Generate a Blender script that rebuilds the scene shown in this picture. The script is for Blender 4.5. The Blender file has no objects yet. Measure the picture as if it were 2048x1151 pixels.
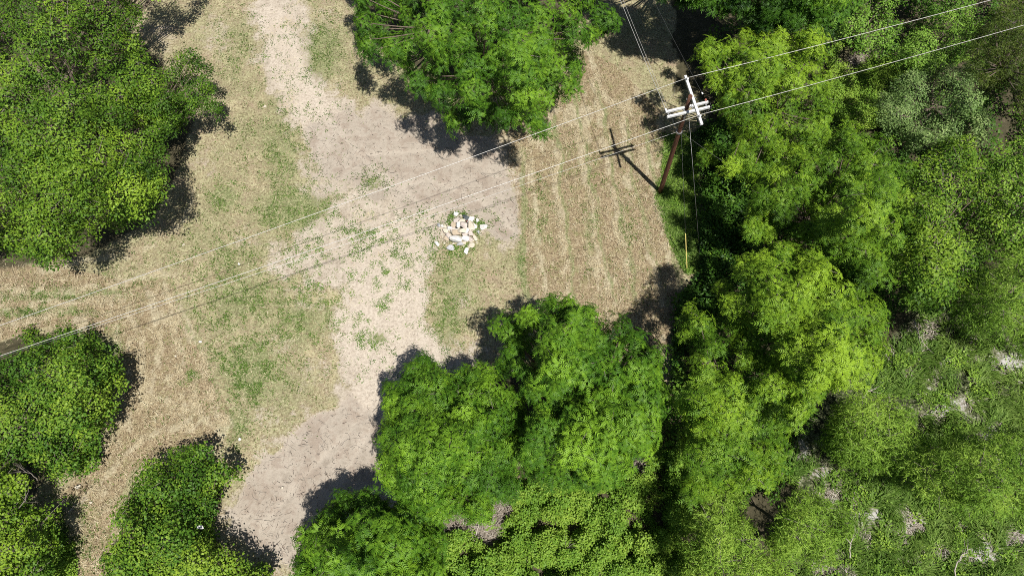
import bpy, math, random
import numpy as np
from mathutils import Vector

# ------------------------------------------------------------------ camera, light
S = bpy.context.scene
COL = S.collection
F = 1352.0; CX = 1024.0; CY = 575.5
TH = math.radians(24.0); CT, ST = math.cos(TH), math.sin(TH)
H = 36.0
cam_d = bpy.data.cameras.new('camera')
cam = bpy.data.objects.new('camera', cam_d); COL.objects.link(cam)
cam.location = (0, 0, H); cam.rotation_euler = (TH, 0, 0)
cam_d.sensor_width = 36.0; cam_d.lens = F / 2048 * 36.0
cam_d.clip_start = 0.5; cam_d.clip_end = 3000
S.camera = cam
S.render.resolution_x = 1024; S.render.resolution_y = 575
SUN_DIR = Vector((.0596, -.096, .235)).normalized()
w = bpy.data.worlds.new("World"); S.world = w; w.use_nodes = True
nt = w.node_tree
sky = nt.nodes.new('ShaderNodeTexSky'); sky.sky_type = 'NISHITA'; sky.sun_disc = False
sky.sun_elevation = math.asin(SUN_DIR.z)
sky.sun_rotation = math.atan2(SUN_DIR.x, SUN_DIR.y)
bg = nt.nodes['Background']; bg.inputs['Strength'].default_value = 0.05
nt.links.new(sky.outputs[0], bg.inputs[0])
sun_d = bpy.data.lights.new('sun', 'SUN'); sun_d.energy = 5.0; sun_d.angle = math.radians(0.5)
sun_d.color = (1.0, 0.955, 0.88)
sun = bpy.data.objects.new('sun', sun_d); COL.objects.link(sun)
sun.rotation_euler = SUN_DIR.to_track_quat('Z', 'Y').to_euler(); sun.location = (20, -30, 80)
S.view_settings.view_transform = 'Standard'; S.view_settings.look = 'None'
S.view_settings.exposure = 0.30; S.view_settings.gamma = 1.0; S.view_settings.use_curve_mapping = False
S.render.engine = 'CYCLES'
S.cycles.pixel_filter_type = 'BLACKMAN_HARRIS'; S.cycles.filter_width = 0.95
S.cycles.use_denoising = False
S.cycles.max_bounces = 4; S.cycles.diffuse_bounces = 2; S.cycles.transmission_bounces = 2
S.cycles.transparent_max_bounces = 4

# ------------------------------------------------------------------ helpers
def P(px, py, z=0.0):
    """place of a point of the photograph at height z above the ground"""
    x = (px - CX) / F; u = (CY - py) / F
    t = (H - z) / (CT - u * ST)
    return Vector((x * t, (ST + u * CT) * t, z))
def Pn(px, py, z):
    x = (px - CX) / F; u = (CY - py) / F
    t = (H - z) / (CT - u * ST)
    return np.stack([x * t, (ST + u * CT) * t, z + 0 * t], -1)
def to_px(X, Y, Z=0.0):
    d = H - Z
    dep = CT * d + ST * Y; up = CT * Y - ST * d
    dep = np.maximum(dep, 1e-3)
    return CX + F * X / dep, CY - F * up / dep
def tag(o, label=None, cat=None, group=None, kind=None):
    if label: o['label'] = label
    if cat: o['category'] = cat
    if group: o['group'] = group
    if kind: o['kind'] = kind
    return o
def link(name, me, parent=None, loc=None):
    o = bpy.data.objects.new(name, me); COL.objects.link(o)
    if parent is not None:
        o.parent = parent
        o.location = -parent.location if loc is None else loc
    elif loc is not None: o.location = loc
    return o
def empty(name, loc, label, cat, group=None):
    o = bpy.data.objects.new(name, None); COL.objects.link(o); o.location = loc
    return tag(o, label, cat, group)
def mesh_np(name, V, faces, mat, tint=None, smooth=False):
    """V (n,3); faces (m,3) or (m,4) int array"""
    me = bpy.data.meshes.new(name)
    V = np.ascontiguousarray(V, dtype=np.float32); faces = np.ascontiguousarray(faces, dtype=np.int32)
    k = faces.shape[1]; m = len(faces)
    me.vertices.add(len(V)); me.vertices.foreach_set('co', V.ravel())
    me.loops.add(m * k); me.loops.foreach_set('vertex_index', faces.ravel())
    me.polygons.add(m)
    me.polygons.foreach_set('loop_start', np.arange(0, m * k, k, dtype=np.int32))
    me.polygons.foreach_set('loop_total', np.full(m, k, dtype=np.int32))
    if smooth: me.polygons.foreach_set('use_smooth', np.ones(m, dtype=bool))
    me.update(calc_edges=True)
    if tint is not None:
        a = me.attributes.new('tint', 'FLOAT', 'FACE'); a.data.foreach_set('value', np.ascontiguousarray(tint, dtype=np.float32))
    if mat: me.materials.append(mat)
    return me
_lat = {}
def vnoise(x, y, seed=0):
    if seed not in _lat: _lat[seed] = np.random.default_rng(1000 + seed).random((256, 256))
    L = _lat[seed]
    x = np.asarray(x, float); y = np.asarray(y, float)
    xi = np.floor(x).astype(int); yi = np.floor(y).astype(int)
    fx = x - xi; fy = y - yi
    fx = fx * fx * (3 - 2 * fx); fy = fy * fy * (3 - 2 * fy)
    g = lambda a, b: L[a % 256, b % 256]
    return ((g(xi, yi) * (1 - fx) + g(xi + 1, yi) * fx) * (1 - fy) + (g(xi, yi + 1) * (1 - fx) + g(xi + 1, yi + 1) * fx) * fy)
def fbm(x, y, seed=0, o=4):
    s = 0; a = 1; t = 0
    for i in range(o):
        s = s + a * vnoise(x * 2 ** i + 17 * i, y * 2 ** i + 5 * i, seed + i); t += a; a *= .55
    return s / t
def sdf(px, py, poly):
    """signed distance (positive inside) of points to a polygon"""
    poly = np.asarray(poly, float); n = len(poly)
    px = np.asarray(px, float); py = np.asarray(py, float)
    d = np.full(px.shape, 1e18); ins = np.zeros(px.shape, bool)
    for i in range(n):
        ax, ay = poly[i]; bx, by = poly[(i + 1) % n]
        ex, ey = bx - ax, by - ay
        t = np.clip(((px - ax) * ex + (py - ay) * ey) / (ex * ex + ey * ey + 1e-9), 0, 1)
        d = np.minimum(d, (px - ax - t * ex) ** 2 + (py - ay - t * ey) ** 2)
        c = ((ay > py) != (by > py)) & (px < (bx - ax) * (py - ay) / (by - ay + 1e-12) + ax)
        ins ^= c
    d = np.sqrt(d)
    return np.where(ins, d, -d)
def dline(px, py, pts):
    pts = np.asarray(pts, float); d = np.full(np.shape(px), 1e18)
    for i in range(len(pts) - 1):
        ax, ay = pts[i]; bx, by = pts[i + 1]; ex, ey = bx - ax, by - ay
        t = np.clip(((px - ax) * ex + (py - ay) * ey) / (ex * ex + ey * ey), 0, 1)
        d = np.minimum(d, (px - ax - t * ex) ** 2 + (py - ay - t * ey) ** 2)
    return np.sqrt(d)
def sstep(x, a, b):
    t = np.clip((x - a) / (b - a), 0, 1); return t * t * (3 - 2 * t)
def tubes(paths, sides=4):
    """paths: list of (points (k,3), radii (k,)) -> V, quads"""
    Vs, Fs = [], []; base = 0
    ang = np.arange(sides) / sides * 2 * math.pi
    for pts, rad in paths:
        pts = np.asarray(pts, float); rad = np.asarray(rad, float)
        T = np.gradient(pts, axis=0); T /= (np.linalg.norm(T, axis=1, keepdims=True) + 1e-9)
        ref = np.array([0, 0, 1.0]) if abs(T[:, 2]).mean() < .8 else np.array([1.0, 0, 0])
        A = np.cross(T, ref); A /= (np.linalg.norm(A, axis=1, keepdims=True) + 1e-9)
        B = np.cross(T, A)
        ring = pts[:, None, :] + rad[:, None, None] * (A[:, None, :] * np.cos(ang)[None, :, None] + B[:, None, :] * np.sin(ang)[None, :, None])
        k = len(pts); Vs.append(ring.reshape(-1, 3))
        i = np.arange(k - 1)[:, None] * sides; j = np.arange(sides)[None, :]; j2 = (j + 1) % sides
        q = np.stack([i + j, i + j2, i + sides + j2, i + sides + j], -1).reshape(-1, 4) + base
        Fs.append(q); base += k * sides
    return np.concatenate(Vs), np.concatenate(Fs)
def capped(name, pts, rad, mat, sides=10, smooth=True):
    V, Q = tubes([(pts, rad)], sides)
    me = bpy.data.meshes.new(name)
    k = len(pts)
    faces = [tuple(q) for q in Q.tolist()] + [tuple(range(sides))[::-1], tuple(range((k - 1) * sides, k * sides))]
    me.from_pydata(V.tolist(), [], faces); me.materials.append(mat)
    if smooth:
        for p in me.polygons: p.use_smooth = len(p.vertices) == 4
    return me
def beam(name, a, b, wd, ht, mat, up=(0, 0, 1), bev=.008):
    """a bevelled timber between two points"""
    a = np.array(a, float); b = np.array(b, float); d = b - a; L = np.linalg.norm(d); d /= L
    s = np.cross(d, np.array(up, float)); s /= np.linalg.norm(s); u = np.cross(s, d)
    prof = []
    hw, hh = wd / 2, ht / 2
    for sx, sy in ((1, 1), (-1, 1), (-1, -1), (1, -1)):
        c1 = (sx * hw, sy * (hh - bev)); c2 = (sx * (hw - bev), sy * hh)
        prof += [c1, c2] if sx * sy > 0 else [c2, c1]
    V = []
    for p in (a, b):
        for x, y in prof: V.append(p + s * x + u * y)
    n = 8
    faces = [(i, (i + 1) % n, n + (i + 1) % n, n + i) for i in range(n)] + [tuple(range(n))[::-1], tuple(range(n, 2 * n))]
    me = bpy.data.meshes.new(name); me.from_pydata([tuple(v) for v in V], [], faces); me.materials.append(mat)
    return me

# ------------------------------------------------------------------ materials
def mat_new(name):
    m = bpy.data.materials.new(name); m.use_nodes = True
    return m, m.node_tree, m.node_tree.nodes['Principled BSDF']
def N(t, typ, **kw):
    n = t.nodes.new(typ)
    for k, v in kw.items(): setattr(n, k, v)
    return n
def ramp(t, fac, stops):
    r = N(t, 'ShaderNodeValToRGB'); e = r.color_ramp.elements
    while len(e) > 1: e.remove(e[-1])
    e[0].position = stops[0][0]; e[0].color = (*stops[0][1], 1)
    for p, c in stops[1:]:
        x = e.new(p); x.color = (*c, 1)
    t.links.new(fac, r.inputs[0]); return r.outputs[0]
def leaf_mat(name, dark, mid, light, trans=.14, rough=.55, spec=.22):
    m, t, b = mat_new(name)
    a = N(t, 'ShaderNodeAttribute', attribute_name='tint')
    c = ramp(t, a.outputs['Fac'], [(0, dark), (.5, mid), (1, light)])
    t.links.new(c, b.inputs['Base Color']); b.inputs['Roughness'].default_value = rough
    b.inputs['Specular IOR Level'].default_value = spec
    tr = N(t, 'ShaderNodeBsdfTranslucent')
    hs = N(t, 'ShaderNodeHueSaturation'); hs.inputs['Hue'].default_value = .485; hs.inputs['Value'].default_value = 1.5
    t.links.new(c, hs.inputs['Color']); t.links.new(hs.outputs[0], tr.inputs[0])
    mx = N(t, 'ShaderNodeMixShader'); mx.inputs[0].default_value = trans
    t.links.new(b.outputs[0], mx.inputs[1]); t.links.new(tr.outputs[0], mx.inputs[2])
    t.links.new(mx.outputs[0], t.nodes['Material Output'].inputs[0])
    return m
M = {}
M['walnut'] = leaf_mat('walnut_leaf', (0.018, 0.052, 0.005), (0.08, 0.175, 0.011), (0.235, 0.37, 0.024))
M['walnut_deep'] = leaf_mat('deep_walnut_leaf', (0.012, 0.042, 0.005), (0.056, 0.145, 0.01), (0.19, 0.345, 0.022))
M['elm'] = leaf_mat('elm_leaf', (0.015, 0.044, 0.005), (0.07, 0.155, 0.012), (0.225, 0.345, 0.028))
M['bush'] = leaf_mat('bush_leaf', (0.016, 0.052, 0.007), (0.07, 0.165, 0.015), (0.235, 0.345, 0.032))
M['willow'] = leaf_mat('willow_leaf', (.040,.100,.010), (.140,.265,.026), (.300,.440,.060), .2)
M['olive'] = leaf_mat('grey_green_leaf', (0.045, 0.095, 0.025), (0.14, 0.235, 0.065), (0.3, 0.4, 0.14), .2)
M['cedar'] = leaf_mat('cedar_foliage', (0.022, 0.045, 0.008), (0.07, 0.11, 0.014), (0.15, 0.19, 0.03), .15)
M['maple'] = leaf_mat('maple_leaf', (0.036, 0.105, 0.012), (0.12, 0.245, 0.026), (0.24, 0.4, 0.06), .18)
M['vine'] = leaf_mat('vine_leaf', (.040,.110,.012), (.135,.260,.026), (.310,.440,.060), .18)
M['blade'] = leaf_mat('grass_blade', (0.035, 0.085, 0.014), (0.11, 0.21, 0.032), (0.26, 0.38, 0.09), .35)
M['straw'] = leaf_mat('straw', (.170, .125, .075), (.420, .350, .220), (.700, .640, .460), .15, .7, .15)
M['dead'] = leaf_mat('dead_brush', (.130, .105, .080), (.300, .260, .210), (.520, .480, .430), .1, .8, .1)
def plain(name, col, rough=.7, metal=0, var=.25, scale=8, spec=.3, stretch=None):
    m, t, b = mat_new(name)
    tc = N(t, 'ShaderNodeTexCoord'); nz = N(t, 'ShaderNodeTexNoise'); nz.inputs['Scale'].default_value = scale
    nz.inputs['Detail'].default_value = 6
    src = tc.outputs['Object']
    if stretch:
        mp = N(t, 'ShaderNodeMapping'); mp.inputs['Scale'].default_value = stretch
        t.links.new(src, mp.inputs[0]); src = mp.outputs[0]
    t.links.new(src, nz.inputs['Vector'])
    c = ramp(t, nz.outputs['Fac'], [(.25, tuple(x * (1 - var) for x in col)), (.75, tuple(min(1, x * (1 + var)) for x in col))])
    t.links.new(c, b.inputs['Base Color']); b.inputs['Roughness'].default_value = rough
    b.inputs['Metallic'].default_value = metal; b.inputs['Specular IOR Level'].default_value = spec
    bp = N(t, 'ShaderNodeBump'); bp.inputs['Strength'].default_value = .4; bp.inputs['Distance'].default_value = .02
    t.links.new(nz.outputs['Fac'], bp.inputs['Height']); t.links.new(bp.outputs[0], b.inputs['Normal'])
    return m
M['bark'] = plain('bark', (.16, .125, .10), .9, scale=5)
M['twig'] = plain('twig', (.19, .165, .14), .9, scale=3)
M['deadwood'] = plain('deadwood', (.40, .36, .31), .85, scale=6)
M['root'] = plain('dark_root', (.13, .10, .08), .9, scale=3)
M['pole'] = plain('creosote_pole', (.105, .048, .030), .75, var=.5, scale=3, stretch=(6, 6, .5))
M['arm'] = plain('painted_crossarm', (.60, .60, .59), .7, var=.28, scale=4, stretch=(1, 6, 1))
M['fibre'] = plain('white_fibreglass', (.66, .66, .68), .5, var=.10, scale=3)
M['wire'] = plain('aluminium_wire', (.50, .485, .46), .4, .2, .1)
M['dwire'] = plain('dark_wire', (.10, .10, .10), .5, .3, .1)
M['steel'] = plain('galvanised_steel', (.35, .35, .36), .45, .7, .2)
M['porcelain'] = plain('white_insulator', (.78, .78, .78), .2, 0, .05)
M['redins'] = plain('red_insulator', (.42, .13, .09), .35, 0, .15)
M['yellow'] = plain('yellow_guard', (.60, .50, .17), .45, 0, .08)

# ------------------------------------------------------------------ ground
DIRT = [(505, -60), (595, -60), (612, 60), (636, 170), (690, 205), (800, 225), (900, 252), (985, 272), (1010, 320), (1030, 375), (1036, 470), (1000, 482),
        (960, 445), (880, 470), (862, 520), (850, 570), (852, 640), (872, 690), (975, 735), (1000, 800), (900, 900), (800, 1000), (700, 1060), (640, 1180), (600, 1150), (520, 1092), (438, 1078), (470, 1000),
        (500, 945), (560, 890), (640, 830), (705, 765), (672, 700), (668, 640), (700, 580), (650, 560), (562, 545), (548, 495), (615, 462), (642, 440),
        (700, 400), (628, 375), (604, 270), (575, 200), (525, 110)]
SAND = [(690, 560), (720, 490), (800, 440), (850, 480), (855, 640), (880, 720), (960, 745), (800, 760), (760, 860), (700, 840), (712, 740), (668, 670)]
SAND2 = [(520, 30), (575, 20), (605, 150), (690, 230), (640, 330), (600, 260), (560, 170)]
SMOOTH = [(605, 270), (700, 215), (860, 245), (985, 272), (1035, 400), (1036, 472), (990, 480), (940, 430), (840, 420), (720, 380), (630, 370)]
SMOOTH2 = [(505, 935), (600, 855), (700, 790), (770, 850), (760, 960), (660, 1030), (600, 1145), (560, 1110), (445, 1070), (470, 1000)]
HAYR = [(985, 275), (1090, 210), (1170, 100), (1230, 130), (1330, 230), (1330, 330), (1310, 400), (1345, 480), (1352, 560), (1360, 680), (1290, 700), (1050, 640), (1052, 560), (1036, 470), (1030, 375)]
HAYL = [(-60, 520), (150, 540), (250, 560), (345, 560), (370, 640), (410, 730), (450, 800), (480, 880), (360, 890), (260, 940), (225, 1040), (205, 1200), (150, 1200), (130, 1060), (120, 990), (150, 960), (240, 870), (250, 760), (225, 670), (100, 650), (-60, 700)]
LUSH = [(1330, 270), (1385, 265), (1400, 320), (1395, 400), (1405, 460), (1405, 545), (1370, 548), (1345, 500), (1322, 440), (1308, 400), (1322, 350)]
MUD = [(1604, 905, 16, 45), (1735, 1030, 38, 22), (1815, 1040, 34, 20), (2020, 725, 60, 22), (1960, 868, 45, 12), (1965, 1105, 70, 22), (2030, 1075, 50, 18), (1890, 720, 26, 12), (1740, 735, 30, 8), (1850, 780, 22, 8), (1925, 1050, 30, 10), (1700, 1000, 40, 10), (1905, 815, 50, 14), (2000, 950, 30, 8), (1655, 950, 25, 14)]
MARSH = [(1590, 880), (1640, 800), (1700, 760), (1780, 680), (1840, 600), (1900, 560), (2700, 450), (2700, 1700), (1450, 1700), (1580, 1150), (1600, 1000)]
FOREST = [(1330, -400), (1345, 180), (1405, 200), (1400, 330), (1412, 470), (1410, 540), (1370, 545), (1352, 600), (1362, 700), (1300, 900), (1240, 950), (960, 985), (860, 1035), (880, 1100), (870, 1400), (3200, 1700), (3200, -700), (1400, -700)]
LFLOOR = [(-200, -200), (240, -200), (250, 60), (330, 150), (380, 230), (350, 330), (300, 430), (180, 500), (-200, 560)]
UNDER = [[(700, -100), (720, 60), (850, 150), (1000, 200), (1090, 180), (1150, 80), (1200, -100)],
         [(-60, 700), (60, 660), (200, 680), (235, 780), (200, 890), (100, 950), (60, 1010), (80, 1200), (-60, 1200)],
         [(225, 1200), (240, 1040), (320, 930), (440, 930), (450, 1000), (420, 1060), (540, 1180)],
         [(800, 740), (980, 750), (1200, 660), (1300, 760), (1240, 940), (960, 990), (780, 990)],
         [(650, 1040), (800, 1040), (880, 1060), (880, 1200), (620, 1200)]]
GREENS = [(590, 420, 90, 45, .9), (480, 600, 90, 60, .7), (500, 740, 60, 60, 1.0), (600, 640, 70, 60, .7), (640, 105, 45, 70, .8), (560, 300, 60, 120, .6), (450, 395, 30, 25, .9),
          (640, 460, 30, 22, .45), (910, 560, 45, 60, .6), (745, 365, 25, 22, .8), (755, 675, 22, 14, .9), (480, 100, 50, 60, .45), (895, 640, 35, 60, .7), (110, 590, 120, 14, .8), (60, 625, 110, 9, .9),
          (470, 850, 26, 40, .8), (385, 750, 14, 10, 1.0), (830, 490, 55, 50, .55), (230, 690, 14, 40, .8), (140, 1060, 40, 60, .7), (300, 560, 60, 20, .4), (930, 440, 60, 22, .7), (450, 510, 60, 60, .45),
          (1180, 460, 14, 80, .6), (1080, 440, 30, 90, .5), (1250, 480, 14, 70, .5), (1160, 330, 60, 70, .35), (1320, 300, 20, 50, .5), (1045, 520, 10, 60, .6)]
ROWS = [([(1100, 230), (1110, 330), (1122, 430), (1138, 560), (1150, 640)], 6), ([(1140, 190), (1165, 300), (1182, 420), (1197, 500), (1228, 610)], 7),
        ([(1185, 160), (1202, 280), (1226, 400), (1246, 500), (1268, 600)], 6), ([(1240, 240), (1257, 350), (1278, 430), (1302, 520), (1322, 610)], 7),
        ([(1285, 230), (1286, 300), (1310, 400), (1332, 480), (1350, 570)], 6), ([(1060, 290), (1066, 380), (1075, 480), (1090, 600)], 5),
        ([(1090, 200), (1150, 250), (1190, 230)], 9), ([(1180, 110), (1210, 190), (1260, 230)], 8), ([(1040, 300), (1110, 260), (1150, 210)], 8),
        ([(240, 560), (262, 620), (285, 700), (290, 780), (262, 860)], 9), ([(300, 575), (318, 640), (322, 720), (302, 800)], 8), ([(335, 570), (352, 640), (360, 700), (352, 780), (380, 860)], 8),
        ([(365, 620), (400, 720), (430, 800), (450, 860)], 9), ([(-40, 580), (60, 585), (160, 575), (250, 570)], 7), ([(-40, 612), (80, 606), (230, 598)], 6),
        ([(-40, 655), (60, 640), (120, 622)], 7), ([(80, 540), (200, 520), (300, 500), (370, 430), (380, 380)], 7), ([(260, 800), (320, 790), (390, 850)], 8),
        ([(150, 1020), (210, 950), (290, 880), (400, 830)], 7), ([(240, 560), (350, 545)], 10), ([(300, 800), (250, 850), (190, 930)], 8)]
for k in range(15):
    s_ = k / 14; ROWS.append(([(1050 + 215 * s_, 270 - 60 * s_), (1056 + 225 * s_, 380 - 20 * s_), (1066 + 245 * s_, 480), (1082 + 262 * s_, 640)], 2.6))
for k in range(8):
    s_ = k / 7; ROWS.append(([(232 + 118 * s_, 570), (250 + 118 * s_, 640), (262 + 125 * s_, 740), (250 + 165 * s_, 860)], 2.6))
for k in range(6):
    ROWS.append(([(-60, 560 + k * 17), (100, 556 + k * 16), (235, 556 + k * 13)], 2.6))
TRACKS = [([(845, 420), (838, 520), (840, 640), (850, 740)], 5), ([(868, 400), (862, 520), (866, 640), (880, 740)], 5), ([(800, 420), (780, 520), (760, 620), (735, 720)], 5),
          ([(560, 20), (600, 120), (640, 220), (740, 330), (860, 420)], 5), ([(1030, 380), (960, 330), (860, 300), (720, 310)], 4), ([(1035, 470), (960, 400), (860, 360), (700, 390)], 4),
          ([(520, 1060), (600, 960), (700, 860), (760, 780)], 5), ([(600, 1100), (670, 980), (740, 860)], 5), ([(344, 560), (360, 500), (400, 420), (480, 380), (640, 385)], 3)]
GLINES = [([(x + 9, y) for x, y in pts], 4.5) for pts, wd in ROWS[:5]] + [([(1044, 300), (1050, 420), (1044, 520), (1055, 620)], 7), ([(345, 560), (372, 640), (412, 730), (452, 830)], 3), ([(-40, 597), (100, 592), (240, 584)], 6), ([(-40, 628), (70, 622), (150, 612)], 7)]
def masks(px, py):
    m = {}
    wx = (fbm(px / 30, py / 30, 7, 3) - .5) * 60; wy = (fbm(px / 30, py / 30, 11, 3) - .5) * 60
    m['dirt'] = sstep(sdf(px + wx * 1.3, py + wy * 1.3, DIRT), -62, 50)
    m['sand'] = np.maximum(sstep(sdf(px, py, SAND), -40, 30), sstep(sdf(px, py, SAND2), -30, 20))
    am = 1 - .8 * sstep(px, 900, 980)
    m['smooth'] = np.maximum(sstep(sdf(px + wx * am, py + wy * am, SMOOTH) / (.25 + am), -16, 16), sstep(sdf(px + wx * .5, py + wy * .5, SMOOTH2), -10, 10))
    for x, y, a, b, k in ((610, 600, 55, 40, .50), (560, 690, 55, 40, .46), (625, 745, 50, 40, .52), (540, 840, 40, 40, .52), (650, 560, 60, 40, .55), (440, 70, 50, 70, .46), (330, 70, 40, 50, .44), (650, 30, 50, 40, .42), (500, 480, 60, 30, .40), (910, 700, 50, 40, .50), (930, 600, 40, 50, .42), (420, 320, 50, 60, .38), (150, 1010, 30, 60, .50)):
        m['dirt'] = np.maximum(m['dirt'], k * np.exp(-(((px - x + wx) / a) ** 2 + ((py - y + wy) / b) ** 2)))
    m['dirt'] = np.maximum(m['dirt'], m['smooth'])
    m['hay'] = np.maximum(sstep(sdf(px, py, HAYR), -8, 8), sstep(sdf(px, py, HAYL), -10, 10))
    g = 0 * px
    for x, y, a, b, s in GREENS:
        g = np.maximum(g, s * np.exp(-(((px - x) / a / 1.25) ** 2 + ((py - y) / b / 1.25) ** 2)))
    m['green'] = g
    m['lush'] = sstep(sdf(px, py, LUSH), -8, 8)
    mu = 0 * px
    for x, y, a, b in MUD: mu = np.maximum(mu, np.exp(-(((px - x + wx * .6) / a) ** 2 + ((py - y + wy * .6) / b) ** 2)))
    m['mud'] = mu
    m['marsh'] = sstep(sdf(px, py, MARSH), -20, 20)
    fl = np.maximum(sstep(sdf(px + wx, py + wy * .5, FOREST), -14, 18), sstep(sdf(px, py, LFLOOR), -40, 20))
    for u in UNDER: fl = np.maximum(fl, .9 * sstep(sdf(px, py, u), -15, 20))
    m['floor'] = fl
    r = 0 * px
    rw_ = 0 * px
    vx = (fbm(px / 45, py / 45, 61, 3) - .5) * 18; vy = (fbm(px / 45, py / 45, 65, 3) - .5) * 18
    for pts, wd in ROWS: r = np.maximum(r, (1 if wd > 4 else .5) * np.exp(-(dline(px + vx * 1.3, py + vy * 1.3, pts) / wd) ** 2))
    r = r * sstep(fbm(px / 16, py / 24, 67, 3), .28, .52)
    r = np.maximum(r, .8 * m['hay'] * sstep(fbm(px / 26, py / 40, 69, 3), .60, .75))
    m['row'] = r
    r = 0 * px
    for pts, wd in TRACKS: r = np.maximum(r, np.exp(-(dline(px, py, pts) / wd) ** 2))
    m['track'] = r
    r = 0 * px
    for pts, wd in GLINES: r = np.maximum(r, np.exp(-(dline(px + vx * 1.3, py + vy * 1.3, pts) / wd) ** 2))
    m['gline'] = r
    return m
def axis(lo, hi, step, far):
    a = np.arange(lo, hi + step / 2, step); out = [a]
    d, v = step, hi; r = []
    while v < far: d *= 1.35; v += d; r.append(v)
    d, v = step, lo; l = []
    while v > -far: d *= 1.35; v -= d; l.append(v)
    return np.concatenate([np.array(l[::-1]), a, np.array(r)])
gx = axis(-37, 37, .17, 900); gy = axis(-3.5, 43, .17, 900)
X, Y = np.meshgrid(gx, gy)
PX, PY = to_px(X.ravel(), Y.ravel()); x_, y_ = X.ravel(), Y.ravel()
front = (H * CT + ST * y_) > 2
PX = np.where(front, np.clip(PX, -3000, 5000), 5000); PY = np.where(front, np.clip(PY, -3000, 5000), 5000)
mk = masks(PX, PY)
near = np.exp(-np.maximum(0, np.hypot(x_, y_ - 20) - 45) / 40)
zz = (fbm(x_ * .25, y_ * .25, 3) - .5) * .10 + (fbm(x_ * 1.6, y_ * 1.6, 9) - .5) * .05
zz += mk['row'] * .07 * (.4 + fbm(x_ * 2, y_ * 2, 15)) - mk['track'] * mk['dirt'] * .035
zz += (fbm(x_ * 2.2, y_ * 2.2, 21) - .5) * .10 * (mk['hay'] + mk['lush']) + (fbm(x_ * 1.2, y_ * 1.2, 25) - .5) * .45 * mk['marsh']
zz += -.03 * mk['smooth']
def ground_z(px, py):
    return 0.0
nx, ny = len(gx), len(gy)
I = (np.arange(ny - 1)[:, None] * nx + np.arange(nx - 1)[None, :]).ravel()
Q = np.stack([I, I + 1, I + nx + 1, I + nx], -1)
# ground material
gm, t, b = mat_new('ground')
gme = mesh_np('ground', np.stack([x_, y_, zz * near], -1), Q, gm, smooth=True)
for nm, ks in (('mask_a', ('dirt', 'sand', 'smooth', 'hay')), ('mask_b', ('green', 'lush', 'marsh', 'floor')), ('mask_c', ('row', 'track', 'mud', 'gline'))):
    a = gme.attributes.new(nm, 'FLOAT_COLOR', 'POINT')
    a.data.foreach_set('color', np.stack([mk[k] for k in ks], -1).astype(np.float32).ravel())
L = t.links.new
tc = N(t, 'ShaderNodeTexCoord'); OB = tc.outputs['Object']
def att(nm):
    a = N(t, 'ShaderNodeAttribute', attribute_name=nm); s = N(t, 'ShaderNodeSeparateColor'); L(a.outputs['Color'], s.inputs[0])
    return [s.outputs[0], s.outputs[1], s.outputs[2], a.outputs['Alpha']]
A1 = att('mask_a'); B1 = att('mask_b'); C1 = att('mask_c')
def noise(scale, detail=5, rough=.6, vec=None, dist=0):
    n = N(t, 'ShaderNodeTexNoise'); n.inputs['Scale'].default_value = scale; n.inputs['Detail'].default_value = detail
    n.inputs['Roughness'].default_value = rough; n.inputs['Distortion'].default_value = dist
    L(vec or OB, n.inputs['Vector']); return n.outputs['Fac']
def mth(op, a, b_=None, c=None, clamp=False):
    n = N(t, 'ShaderNodeMath', operation=op, use_clamp=clamp)
    for i, v in enumerate((a, b_, c)):
        if v is None: continue
        if isinstance(v, (int, float)): n.inputs[i].default_value = v
        else: L(v, n.inputs[i])
    return n.outputs[0]
def mixc(f, a, b_):
    n = N(t, 'ShaderNodeMix', data_type='RGBA')
    if isinstance(f, (int, float)): n.inputs[0].default_value = f
    else: L(f, n.inputs[0])
    for i, v in ((6, a), (7, b_)):
        if isinstance(v, tuple): n.inputs[i].default_value = (*v, 1)
        else: L(v, n.inputs[i])
    return n.outputs[2]
def edge(mask, nz, amp, soft=.12, mid=.5):
    s = mth('ADD', mask, mth('MULTIPLY', mth('SUBTRACT', nz, .5), amp))
    mr = N(t, 'ShaderNodeMapRange', interpolation_type='SMOOTHSTEP')
    mr.inputs['From Min'].default_value = mid - soft; mr.inputs['From Max'].default_value = mid + soft
    L(s, mr.inputs['Value']); return mr.outputs[0]
n_lo = noise(.35, 4); n_md = noise(1.6, 5, .65); n_hi = noise(7, 6, .7); n_vh = noise(22, 4, .75)
def mapped(sc, rot=0):
    m_ = N(t, 'ShaderNodeMapping'); m_.inputs['Scale'].default_value = sc; m_.inputs['Rotation'].default_value = (0, 0, rot)
    L(OB, m_.inputs[0]); return m_.outputs[0]
n_st1 = noise(1, 5, .7, mapped((16, 3.5, 1), .5), 1.5); n_st2 = noise(1, 5, .7, mapped((3.5, 16, 1), -.3), 1.5)
fibre = mth('MAXIMUM', n_st1, n_st2)
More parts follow.
